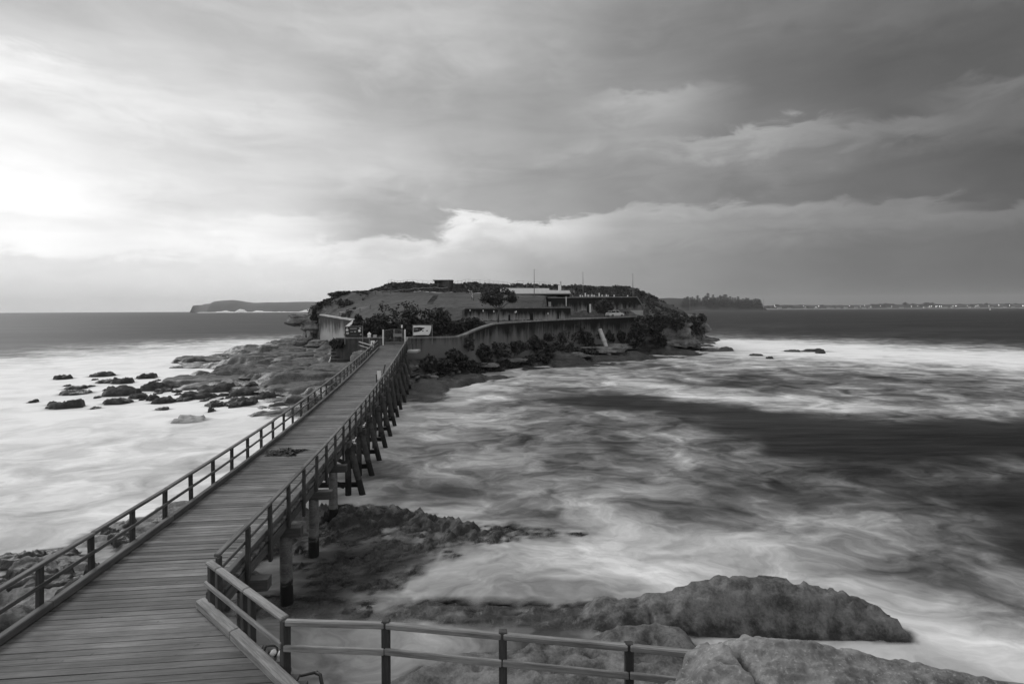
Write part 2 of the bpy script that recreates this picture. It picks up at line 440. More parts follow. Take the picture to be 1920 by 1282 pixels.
M['boulder'] = rockmat('lichen_boulder_rock', 0.08, 0.30, 0.1, -2, -1, 1.8, 0.15, 0.95, 0.9, bs=1.0, bd=0.10, lichen=0.40)
M['island'] = rockmat('island_rock', 0.03, 0.19, 0.035, 1.1, 2.3, 0.8, 0.7, grass=True, bs=0.8, bd=0.3)
M['cliff'] = rockmat('cliff_sandstone', 0.045, 0.30, 0.04, 0.2, 0.9, 0.7, 0.8, bs=0.9, bd=0.3)
M['surfrock'] = rockmat('dark_surf_rock', 0.02, 0.085, 0.022, 0.1, 0.5, 1.6, 0.4, bs=1.0, bd=0.3)
M['palerock'] = rockmat('pale_awash_rock', 0.25, 0.42, 0.25, -1, 0, 1.0, 0.3)
M['farland'] = simple('far_scrub', 0.05, 0.95, 0.5, 0.02)
M['headland'] = simple('headland_sandstone_scrub', 0.15, 0.95, 0.4, 0.02)
M['farsand'] = simple('far_sand', 0.30, 0.95, 0.2, 0.02)
M['farhouse'] = simple('far_house_wall', 0.30, 0.9, 0.3, 0.05)
M['farroof'] = simple('far_house_roof', 0.08, 0.9, 0.3, 0.05)

def foliage(name, c0, c1):
    m, t, b = newmat(name)
    geo = t.n('ShaderNodeNewGeometry')
    n = t.noise(geo.outputs['Position'], 1.1, 4, 0.6)
    f = t.m('ADD', t.m('MULTIPLY', n, 0.6), t.m('MULTIPLY', geo.outputs['Random Per Island'], 0.4))
    setcol(t, b, t.mix(t.sstep(f, 0.3, 0.75), c0, c1))
    b.inputs['Roughness'].default_value = 0.7; b.inputs['Specular IOR Level'].default_value = 0.25
    return m
M['leaf'] = foliage('dark_coastal_leaf', 0.022, 0.065)
M['leaf2'] = foliage('grey_scrub_leaf', 0.03, 0.10)
M['grassy'] = foliage('dry_grass_blade', 0.035, 0.085)
M['pine'] = foliage('pine_needle', 0.012, 0.03)
def emis(name, s):
    m, t, b = newmat(name); setcol(t, b, 0.8)
    b.inputs['Emission Color'].default_value = (1, 1, 1, 1); b.inputs['Emission Strength'].default_value = s
    return m
M['lamp'] = emis('lit_lamp', 6.0)

# ================================================================== terrain heights
# --- bridge line
BD = np.array([6.0, 12.3, 17.0, 21.7, 30.0, 38.8, 52.0, 68.0, 80.0])
BX = np.array([-8.45, -9.02, -9.45, -9.98, -10.90, -11.95, -13.60, -15.72, -17.35])
BZ = np.array([3.16, 3.10, 3.10, 3.06, 3.16, 3.40, 3.92, 4.62, 5.15])
_cx = np.polyfit(BD, BX, 3); _cz = np.polyfit(BD, BZ, 3)
BW = 3.8
def bc(D): return float(np.polyval(_cx, D))
def bz(D): return float(np.polyval(_cz, D))
def bframe(D):
    p = Vector((bc(D), D, bz(D))); q = Vector((bc(D+0.5), D+0.5, bz(D+0.5)))
    t = (q-p).normalized(); s = Vector((t.y, -t.x, 0)).normalized()
    return p, t, s
def bpt(D, off, up=0.0):
    p, t, s = bframe(D); return p+s*off+Vector((0, 0, up))

# --- near shore
LSHELF = [(-9.4, 9), (-8.8, 18), (-8.9, 24.5), (-12, 27.6), (-17.5, 27.2), (-19.2, 24), (-20.7, 21), (-26, 19.3), (-45, 16), (-45, -2), (-12, -2)]
REEF = [tuple(PZ(x, y, 0.1)[:2]) for x, y in [(520, 1000), (585, 950), (690, 942), (770, 950), (870, 982), (1010, 984), (1110, 1000), (960, 1012), (880, 1012), (865, 1046), (800, 1062), (760, 1096), (640, 1118), (540, 1108)]]
SHELF = [(-3.7, 14.4), (-2.6, 14.9), (-1.3, 15.1), (0.4, 15.6), (1.6, 16.0), (3, 16.6), (5.4, 16.3), (5.9, 14.6), (5.4, 12.5), (6.0, 8), (-8, 8), (-7, 11.0), (-4.6, 11.8), (-4.2, 13.2)]
LAND = [(-3.9, 10.9), (-2.2, 10.75), (0, 10.4), (2.2, 10.1), (5, 9.75), (8, 9.4), (12, 8.8), (20, 7.5), (20, -12), (-45, -12), (-45, 6), (-13, 8.4), (-8.4, 10.2), (-7.4, 11.8), (-5.2, 11.0)]
WX = np.array([2.0, 3.0, 4.0, 4.9, 5.6, 6.4, 7.3, 8.2, 9.0, 10.0, 10.8, 11.4, 11.8, 12.1, 12.4])
WH = np.array([0.1, 0.55, 0.66, 0.76, 1.02, 1.22, 1.36, 1.36, 1.26, 1.04, 0.86, 0.72, 0.56, 0.10, -0.5])
def near_height(x, y):
    n = fbm(x*0.35, y*0.35, o=5); n2 = fbm(x*1.4+40, y*1.4+9, o=4); n3 = fbm(x*4+3, y*4+30, o=3); rg = (1-np.abs(2*fbm(x*1.1+7, y*1.9+2, o=4)-1))**3; n4 = fbm(x*9+13, y*9+3, o=3)
    base = -0.9+0.5*(n-0.5)
    wob = (n-0.5)*2.4+(n2-0.5)*0.8
    dl = polysd(x, y, LSHELF)+wob
    hl = -0.55+0.70*ss(dl, -0.9, 1.2)+0.20*ss(dl, 1, 8)
    tl = fbm(x*0.30+3+n2*0.35, y*0.85+8, o=4)
    hl = hl+(terrace((tl-0.5)*2.0, 0.20, 0.95)+0.06*(n2-0.5))*ss(dl, -1.2, 1.0)
    dr = polysd(x, y, REEF)+wob*0.45
    hr = -0.6+0.56*ss(dr, -0.8, 0.5)+(n2-0.5)*0.55*ss(dr, -0.8, 0.6)+(n3-0.5)*0.40*ss(dr, -0.8, 0.6)+(n4-0.5)*0.18*ss(dr, -0.8, 0.6)
    ridge = np.exp(-(((y-(25.6-0.13*(x+8)))/1.25)**2))*ss(x, -12, -9)*(1-ss(x, -4.5, 1.5))
    hr = hr-0.22*(rg-0.35)*ss(dr, -0.8, 0.6)+ridge*(0.40+0.35*(n2-0.5)+0.16*(n3-0.5))
    dsf = polysd(x, y, SHELF)+(n-0.5)*1.2+(n2-0.5)*0.4
    hs = -0.5+1.15*ss(dsf, -0.5, 0.9)+(fbm(x*0.5+9, y*0.9+2, o=3)-0.5)*0.75*ss(dsf, -0.3, 1.0)
    pool = ss(fbm(x*1.1+21, y*1.6+4, o=2), 0.70, 0.80)
    hs = hs-0.10*(rg-0.35)*ss(dsf, 0, 1)-pool*0.22*ss(dsf, 0, 1)+(n3-0.5)*0.05
    top = np.interp(x, WX, WH); z_lay = 1.0
    cy = 16.95-0.06*(x-7)
    v = (y-cy)
    prof = np.where(v < 0, np.clip(1-(np.clip(-v, 0, 2)/0.95)**2.4, 0, 1), 1-ss(v, 0.2, 1.6)**1.3)
    hw = -0.5+(top+0.5)*prof+(n2-0.5)*0.16*prof+(n3-0.5)*0.07*prof-0.10*(rg-0.4)*prof-0.10*np.clip(fbm(x*2.2+5, y*6.0+z_lay, o=3)-0.5, 0, 1)*4*prof-0.5*np.exp(-((x-4.35-(n2-0.5)*0.3)/0.05)**2)*prof*ss(-v, -0.1, 0.3)+terrace((n3-0.5)*0.9, 0.14)*0.35*prof*ss(x, 8.0, 9.5)
    hw = 0.40*hw+0.60*(terrace(hw+(n2-0.5)*0.22+0.03*x, 0.26, 0.93)-0.03*x)
    hs = 0.5*hs+0.5*terrace(hs+(n2-0.5)*0.12, 0.15, 0.93)
    hr = 0.45*hr+0.55*terrace(hr+(n2-0.5)*0.15, 0.17, 0.93)
    _p = np.random.default_rng(8)
    for _k in range(34):
        qx, qy, qr = _p.uniform(-3, 5.5), _p.uniform(11.2, 15.6), 0.10+0.22*_p.random()**2
        dd = np.hypot((x-qx)/1.4, y-qy)/qr; hs = hs-(0.10+0.4*qr)*np.exp(-dd**4)
    dg = polysd(x, y, LAND)+(n2-0.5)*0.5
    up = np.clip(9.5-0.80*np.maximum(y, 0), 2.0, 8.35)
    side = ss(x, -6.0, -1.5)
    lim = 2.40*(1-side)+np.minimum(up, 8.35)*side
    lim = np.where(y > 9.0, np.minimum(lim, 2.45), lim)
    hg = -0.6+(lim+0.6)*ss(dg, -0.35, 0.45)+(n2-0.5)*0.25*ss(dg, -0.3, 0.6)
    return np.maximum.reduce([base, hl, hr, hs, hw, hg])

# --- island
def q2(x, y, z): p = PZ(x, y, z); return (p.x, p.y)
def qd(x, D): p = PX(x, D, 0); return (p.x, p.y)
WALLR = [(763, 632, 77), (800, 632, 79.5), (858, 630.5, 82.5), (876, 625, 83.5), (892, 618, 85), (910, 611, 87), (928, 606, 89), (960, 603.5, 93), (1010, 600.5, 98.5), (1060, 598, 104), (1110, 596, 109.5), (1160, 594, 115), (1205, 592, 120)]
WALLR_P = [P(*a) for a in WALLR]
ISL_SHELF = [q2(612, 775, .3), q2(500, 773, .3), q2(428, 757, .3), q2(455, 730, .3), q2(400, 720, .3), q2(325, 716, .3), q2(390, 706, .3), q2(428, 693, .3), q2(396, 688, .3), q2(338, 684, .3), q2(360, 675, .3), q2(420, 657, .3), q2(520, 641.5, .3), q2(570, 634.5, .3),
             (-66, 190), (-40, 232), (10, 238), (55, 215), (66, 170), q2(1340, 648, .3), q2(1388, 655, .3), q2(1330, 662, .3), q2(1200, 675, .3), q2(1100, 686, .3), q2(1008, 692, .3), q2(960, 702, .3), q2(872, 714, .3), q2(822, 731, .3), q2(858, 739, .3), q2(800, 749, .3), q2(742, 754, .3)]
LANDFOOT = [qd(737, 63), qd(770, 66), qd(812, 73), qd(862, 80), qd(960, 89), qd(1100, 102), qd(1200, 113), qd(1290, 127), qd(1318, 135), (53, 150), (54, 175), (48, 205), (0, 224), (-48, 214), (-58, 180), qd(566, 143), qd(574, 131), qd(592, 120), qd(612, 106), qd(640, 96), qd(650, 84), qd(668, 76), qd(693, 70)]
PLATEAU = [(p.x, p.y) for p in WALLR_P]+[qd(1255, 127), qd(1292, 134), qd(1308, 142), (51, 160), (50, 185), (42, 206), (0, 218), (-45, 206), (-54, 175), qd(566, 140), qd(575, 130), qd(600, 125), qd(662, 113), qd(648, 97), qd(634, 84), qd(716, 78), qd(740, 78)]
TP = [(740, 645, 77), (700, 637, 82), (790, 636, 84), (850, 633, 85), (740, 640, 90), (925, 609, 92), (870, 612, 92), (1000, 604, 100), (1100, 599, 111), (1200, 594, 123), (660, 615, 95),
      (800, 603, 97), (720, 600, 102), (880, 603, 98), (662, 600, 114), (630, 590, 122), (600, 588, 126), (572, 590, 131),
      (700, 578, 118), (760, 575, 112), (830, 576, 108), (890, 575, 108), (900, 578, 106), (920, 560, 125), (880, 550, 140), (830, 549, 140), (770, 551, 138), (700, 556, 133), (670, 556, 133), (655, 549, 139), (640, 553, 137), (610, 565, 133), (585, 577, 131), (562, 590, 138),
      (690, 550, 145), (718, 540, 150), (735, 534, 153), (780, 534, 153), (830, 536, 153), (880, 534, 155), (940, 536, 158), (1000, 536, 160), (1070, 537, 163), (1092, 536, 163), (1110, 541, 160), (1150, 539, 162), (1190, 542, 160), (1225, 556, 152), (1240, 573, 145), (1275, 588, 137), (1290, 592, 136),
      (960, 556, 122), (1010, 568, 118), (1040, 573, 116), (1090, 553, 140), (1180, 556, 140), (1205, 572, 132)]
_tp = [P(*a) for a in TP]
TPX = np.array([(p.x, p.y) for p in _tp]+[(-40, 190), (0, 205), (40, 190), (-20, 175), (25, 178), (48, 165), (-52, 160)])
TPZ = np.array([p.z for p in _tp]+[8, 7, 8, 14, 14, 8, 9.0])
def _tps(d2): return 0.5*d2*np.log(d2+1e-9)
_n = len(TPX)
_A = np.zeros((_n+3, _n+3)); _d2 = ((TPX[:, None]-TPX[None])**2).sum(-1)
_A[:_n, :_n] = _tps(_d2)+np.eye(_n)*2.0; _A[:_n, _n] = 1; _A[:_n, _n+1:] = TPX; _A[_n, :_n] = 1; _A[_n+1:, :_n] = TPX.T
_sol = np.linalg.solve(_A, np.concatenate([TPZ, [0, 0, 0]]))
def hill(x, y):
    sh = x.shape; x = x.ravel(); y = y.ravel()
    out = _sol[_n]+_sol[_n+1]*x+_sol[_n+2]*y
    for i in range(_n):
        out = out+_sol[i]*_tps((x-TPX[i, 0])**2+(y-TPX[i, 1])**2)
    return out.reshape(sh)
# level courts in front of the casemates
CW1 = [P(872, 576, 104), P(1067, 576, 110)]        # lower casemate wall, top line
CW2 = [P(1027, 557, 131), P(1191, 556, 134)]       # upper casemate wall, top line
COURT1 = [qd(872, 93), qd(928, 89.5), qd(1070, 105.5), qd(1068, 110.3), qd(872, 104.3)]
COURT2 = [qd(1070, 105.5), qd(1205, 120.5), qd(1222, 126), qd(1216, 134.2), qd(1027, 131.2), qd(1022, 112)]
COURT3 = [qd(930, 134), qd(1076, 133.5), qd(1074, 153), qd(928, 153)]
def island_height(x, y):
    n = fbm(x*0.11, y*0.11, o=5); n2 = fbm(x*0.45+4, y*0.45+7, o=4); n3 = fbm(x*1.3+4, y*1.3+7, o=3)
    dsf = polysd(x, y, ISL_SHELF)+(n-0.5)*7+(n2-0.5)*2.2
    tl = fbm(x*0.085+3+n2*0.3, y*0.16+8, o=4)
    h = -1.0+1.15*ss(dsf, -1.2, 0.8)+0.9*ss(dsf, 1, 16)
    h = h+terrace((tl-0.47)*5.0, 0.62, 0.985)*ss(dsf, -1, 3)+(n3-0.5)*0.22*ss(dsf, -1, 1)+(n2-0.5)*0.4*ss(dsf, -1, 2)
    lob = np.exp(-(((x+12.5)/5.0)**2+((y-64)/6.0)**2))
    h = h*(1-0.75*lob)+0.30*lob                    # the flat wet shelf right of the bridge end
    df = polysd(x, y, LANDFOOT)+(n2-0.5)*2.0
    slope = 0.7+3.6*ss(df, 0, 8.5)
    slope = slope+terrace((fbm(x*0.12+1, y*0.12+2, o=3)-0.5)*3.0, 0.5)*ss(df, 0, 2)*(1-ss(df, 6, 9))+(n3-0.5)*0.5
    h = np.where(df > 0, np.maximum(h, slope*ss(df, -0.1, 1.0)+h*(1-ss(df, -0.1, 1.0))), h)
    dp = polysd(x, y, PLATEAU)
    hh = hill(x, y)+(n2-0.5)*0.35+(n-0.5)*0.5
    rough = ss(y, 138, 150)*ss(x, -46, -38)
    hh = hh+(n2-0.5)*1.1*rough+(n3-0.5)*0.5*rough+(n2-0.5)*1.3*(1-ss(x, -46, -38))
    c1 = polysd(x, y, COURT1); hh = np.where(c1 > -0.4, hh+(7.75-hh)*ss(c1, -0.4, 0.2), hh)
    c2 = polysd(x, y, COURT2); hh = np.where(c2 > -0.4, hh+(8.05-hh)*ss(c2, -0.4, 0.2), hh)
    c3 = polysd(x, y, COURT3); hh = np.where(c3 > -0.6, hh+(np.minimum(hh, 12.7)-hh)*ss(c3, -0.6, 0.6), hh)
    k = ss(dp, -0.1, 0.9)
    k = np.where(y > 127, ss(dp+(n2-0.5)*2.0, -0.5, 2.2), k)
    h = h*(1-k)+np.maximum(hh, h*0)*k
    # never above the deck or gate
    c = np.interp(y, BD, BX); under = (1-ss(np.abs(x-c), 2.4, 3.8))*(1-ss(y, 77.5, 79))
    lim = np.interp(y, BD, BZ)-0.75
    return np.where(h > lim, h*(1-under)+np.minimum(h, lim)*under, h)

def ground(x, y):
    """height of the ground at one point"""
    a = np.array([[float(x)]]); b = np.array([[float(y)]])
    return float(island_height(a, b)[0, 0]) if y > 48 else float(near_height(a, b)[0, 0])
gx, gy = np.meshgrid(np.arange(-46, 20.01, 0.10), np.arange(-6, 32, 0.10))
NH = near_height(gx, gy)
_c = int(round((-9.0+46)/0.10))
_r0 = int(round((17.9+6)/0.10))
o = obj('shore_rock', gridmesh('shore_rock', gx[_r0:, _c:], gy[_r0:, _c:], NH[_r0:, _c:]), M['rock']); tag(o, kind='structure')
o = obj('shore_shelf', gridmesh('shore_shelf', gx[:_r0+1, _c:], gy[:_r0+1, _c:], NH[:_r0+1, _c:]), M['smooth']); tag(o, kind='structure')
SHORE_LEDGE = o = obj('shore_ledge', gridmesh('shore_ledge', gx[:, :_c+1], gy[:, :_c+1], NH[:, :_c+1]), M['ledge']); tag(o, kind='structure')
ix, iy = np.meshgrid(np.arange(-80, 72, 0.36), np.arange(46, 240, 0.36))
IH = island_height(ix, iy)
ISLAND = o = obj('island_terrain', gridmesh('island_terrain', ix, iy, IH, False), M['island']); tag(o, kind='structure')
def sample(G, x0, y0, st, x, y):
    fx = np.clip((x-x0)/st, 0, G.shape[1]-1.001); fy = np.clip((y-y0)/st, 0, G.shape[0]-1.001)
    i = fx.astype(int); j = fy.astype(int); u = fx-i; v = fy-j
    return G[j, i]*(1-u)*(1-v)+G[j, i+1]*u*(1-v)+G[j+1, i]*(1-u)*v+G[j+1, i+1]*u*v
def isl_at(x, y): return sample(IH, -80, 46, 0.36, np.asarray(x, float), np.asarray(y, float))

# ================================================================== surf rocks
def rockmesh(name, rx, ry, rz, seed, flat=0.5, nu=30, nv=16, lay=0.0, strata=0.0):
    th = np.linspace(0, 2*np.pi, nu, endpoint=False); ph = np.linspace(-0.42*np.pi, 0.5*np.pi, nv)
    T, Q = np.meshgrid(th, ph)
    cx, cy, cz = np.cos(T)*np.cos(Q), np.sin(T)*np.cos(Q), np.sin(Q)
    p = 0.62
    sx = np.sign(cx)*np.abs(cx)**p; sy = np.sign(cy)*np.abs(cy)**p; sz = np.sign(cz)*np.abs(cz)**flat
    n = fbm(cx*1.6+seed*3.1, cy*1.6+seed*1.7, cz*1.6+seed, o=4)
    m = fbm(cx*4.5+seed*2.1, cy*4.5+seed*5.7, cz*4.5+seed, o=3)
    k = 0.72+0.62*(n-0.3)+0.20*(m-0.5)
    X, Y, Z = sx*rx*k, sy*ry*k, sz*rz*(0.75+0.7*(n-0.3)+0.25*(m-0.5))
    X = X+0.25*rx*(Z/rz)*math.sin(seed*2.3); 
    if strata:
        q_ = 1+strata*(fbm(Z*1.1+seed*3, X*0.06, o=3)-0.5)+0.5*strata*(fbm(X*0.5, Y*0.5, Z*1.5, o=3)-0.5); X = X*q_; Y = Y*q_
    if lay: Z = Z*(1-0.6)+0.6*terrace(Z, lay)
    V = np.stack([X, Y, Z], -1).reshape(-1, 3)
    F = []
    for j in range(nv-1):
        for i in range(nu):
            i2 = (i+1) % nu; F.append((j*nu+i, j*nu+i2, (j+1)*nu+i2, (j+1)*nu+i))
    return rawmesh(name, V, F, True)
def slabmesh(name, rx, ry, h, seed, nu=40):
    r = np.random.default_rng(int(seed*100)); k = r.integers(5, 8)
    ang = np.sort((np.arange(k)+r.random(k)*0.7)*2*np.pi/k); sup = 0.82+0.25*r.random(k)
    th = np.linspace(0, 2*np.pi, nu, endpoint=False)
    Rr = np.min(sup[None]/np.maximum(np.cos(th[:, None]-ang[None]), 0.25), axis=1); Rr = np.minimum(Rr, 1.35)
    Rr = Rr*(1+0.45*(fbm(np.cos(th)*2.5+seed, np.sin(th)*2+seed*2, o=4)-0.5))
    fr = np.array([0.0, 0.2, 0.4, 0.55, 0.68, 0.78, 0.86, 0.92, 0.96, 1.0, 1.03, 1.10, 1.25]); zt = np.array([1.0, 1.0, .98, .95, .92, .86, .78, .66, .5, .3, .05, -.35, -.8])
    tx, ty = r.normal()*0.28, r.normal()*0.12-0.08
    T, Fq = np.meshgrid(th, fr); X = np.cos(T)*Fq*Rr[None]; Y = np.sin(T)*Fq*Rr[None]
    Z = zt[:, None]*(1+tx*X+ty*Y)+(fbm(X*2.6+seed*3, Y*2.6+seed, o=4)-0.5)*1.3*(Fq < 1.05)
    st = 0.34; Zs = terrace(Z, st, 0.8); Z = np.where(Fq < 1.05, 0.45*Z+0.55*Zs, Z)
    X = X+0.06*(fbm(X*5+seed, Y*5, Z*4, o=3)-0.5); Y = Y+0.06*(fbm(X*5+seed+9, Y*5, Z*4, o=3)-0.5)
    V = np.stack([X*rx, Y*ry, Z*h], -1).reshape(-1, 3); n_ = len(fr)
    F = [(j*nu+i, j*nu+(i+1) % nu, (j+1)*nu+(i+1) % nu, (j+1)*nu+i) for j in range(n_-1) for i in range(nu)]
    return rawmesh(name, V, [q[::-1] for q in F], False)
SURF = [(105, 135, 701, 711), (170, 213, 696, 706), (185, 222, 711, 718), (213, 248, 705, 719), (257, 290, 698, 710), (123, 162, 722, 730), (118, 170, 731, 740), (200, 263, 721, 742), (268, 317, 712, 732), (293, 323, 726, 735), (313, 338, 718, 727), (55, 70, 748, 755), (90, 113, 751, 760), (97, 150, 748, 767), (172, 185, 762, 768), (197, 243, 745, 758), (277, 300, 737, 751), (287, 327, 742, 757), (243, 277, 736, 747), (293, 318, 762, 770), (370, 400, 710, 721), (377, 437, 716, 735), (350, 407, 731, 748), (433, 488, 724, 742), (412, 430, 736, 743), (427, 480, 744, 762), (480, 515, 732, 749), (327, 360, 744, 753), (390, 427, 751, 763), (393, 402, 762, 773), (326, 340, 729, 736), (327, 383, 769, 793),
        (1437, 1450, 667, 673), (1470, 1502, 655, 660), (1500, 1540, 653, 660), (1530, 1545, 656, 663), (1405, 1430, 663, 667)]
_r = np.random.default_rng(41)
for _k in range(46):
    _x = 345+185*_r.random(); _y = 716+50*_r.random()*(0.5+0.5*_r.random()); _w = 6+20*_r.random()**2; SURF.append((_x, _x+_w, _y-1.5-_w*0.16, _y))
for _k in range(12):
    _x = 120+230*_r.random(); _y = 712+52*_r.random(); _w = 5+14*_r.random()**2; SURF.append((_x, _x+_w, _y-1.2-_w*0.14, _y))
ROCKS = []
SPECIAL = {7: 'broad dark rock with a flat top, largest of the rocks in the white surf', 8: 'dark peaked rock standing highest among the rocks in the white surf',
           31: 'pale rock half lost in foam close beside the footbridge railing', 29: 'tiny upright dark rock at the foam edge between the footbridge and reef',
           32: 'small round dark rock in the foam off the overgrown end of the island'}
for i, (x0, x1, yt, yb) in enumerate(SURF):
    a = PZ((x0+x1)/2, yb, 0.0); wd = (x1-x0)/FPX*a.y; ht = (yb-yt)/FPX*a.y
    ry = min(max(wd*0.45, 0.5), 1.6)
    cy = a.y+ry*0.75
    rz = max(0.3, ht*0.62) + 0.06
    sc = 1.18
    me = slabmesh('surf_rock', wd/2*0.98, ry*1.05, ht, i*1.37+1)
    Z = np.array([v.co.z for v in me.vertices]).max()
    k = max(ht*0.88, 0.25)/Z if i != 31 else 0.55/Z
    o = obj('surf_rock', me, M['palerock'] if i == 31 else M['surfrock'], None, Matrix.Translation((a.x*cy/a.y, cy, -0.02)) @ Matrix.Diagonal((1, 1, k, 1)))
    left = i < 32 or i > 36
    size_ = 'tiny' if wd < 1.1 else ('small' if wd < 2.0 else ('broad' if wd > 3.4 else 'middling'))
    form_ = 'flat slab-like' if ht/wd < 0.22 else ('blocky' if ht/wd > 0.32 else 'low ledge-topped')
    where_ = 'at the outer edge of the reef' if x0 >= 325 else ('out in the white surf among the other rocks' if x0 > 165 else 'farthest out from the reef in the white surf')
    tag(o, SPECIAL.get(i, size_+' '+form_+' dark rock '+where_ if left else 'flat dark rock awash in the white breaker off the overgrown end of the island'), 'rock',
        'rocks in the surf beside the reef' if left else 'rocks awash in the breaker beyond the island')
    ROCKS.append((a.x*cy/a.y, cy, wd/2, ry))

# ledge slabs that break up the rock platforms
_r = np.random.default_rng(61)
slabs = [slabmesh('ledge_slab', 1.0, 1.0, 1.0, 50.3+k*1.7) for k in range(8)]
for me_ in slabs: me_.materials.append(M['slab'])
n_ = 0
while n_ < 120:
    x_ = _r.uniform(-62, -14); y_ = _r.uniform(52, 150)
    d_ = float(polysd(np.array([x_]), np.array([y_]), ISL_SHELF)[0]); l_ = float(polysd(np.array([x_]), np.array([y_]), LANDFOOT)[0])
    if d_ < 0.5 or l_ > -1.0 or abs(x_-float(np.interp(y_, BD, BX))) < 3.5: continue
    sx_ = 1.0+2.6*_r.random()**1.5; z_ = float(isl_at(x_, y_)); n_ += 1
    obj('ledge_slab', slabs[n_ % 8], M['slab'], ISLAND, Matrix.Translation((x_, y_, z_-0.10)) @ Matrix.Rotation(_r.normal()*0.25, 4, 'Z') @ Matrix.Rotation(_r.normal()*0.05, 4, 'X') @ Matrix.Diagonal((sx_*1.5, sx_*0.8, 0.30+0.35*_r.random(), 1)))
n_ = 0
while n_ < 120:
    x_ = _r.uniform(-30, -11); y_ = _r.uniform(10, 27)
    d_ = float(polysd(np.array([x_]), np.array([y_]), LSHELF)[0])
    if d_ < 0.3 or x_ > float(np.interp(y_, BD, BX))-2.2: continue
    sx_ = 0.25+0.55*_r.random()**1.5; z_ = float(near_height(np.array([[x_]]), np.array([[y_]]))[0, 0]); n_ += 1
    obj('ledge_slab', slabs[n_ % 8], M['slab'], SHORE_LEDGE, Matrix.Translation((x_, y_, z_-0.06)) @ Matrix.Rotation(_r.normal()*0.3, 4, 'Z') @ Matrix.Rotation(_r.normal()*0.06, 4, 'X') @ Matrix.Diagonal((sx_*1.5, sx_*0.8, 0.16+0.20*_r.random(), 1)))
# ================================================================== sea
def graded(lo, hi, segs):
    out = []
    for a, b, st in segs: out += list(np.arange(a, b, st))
    return out
ys = list(np.arange(-60, 6, 6.0))+graded(0, 0, [(6, 30, 0.16), (30, 60, 0.33), (60, 140, 0.65), (140, 260, 1.6)])
v = 260.0
while v < 6500: ys.append(v); v *= 1.05
ys.append(6500)
xs = list(np.arange(0, 26, 0.2))+list(np.arange(26, 70, 0.55))
v = 70.0
while v < 8000: xs.append(v); v *= 1.06
xs.append(8000)
xs = np.array([-a for a in xs[:0:-1]]+xs); ys = np.array(ys)
SX, SY = np.meshgrid(xs, ys)
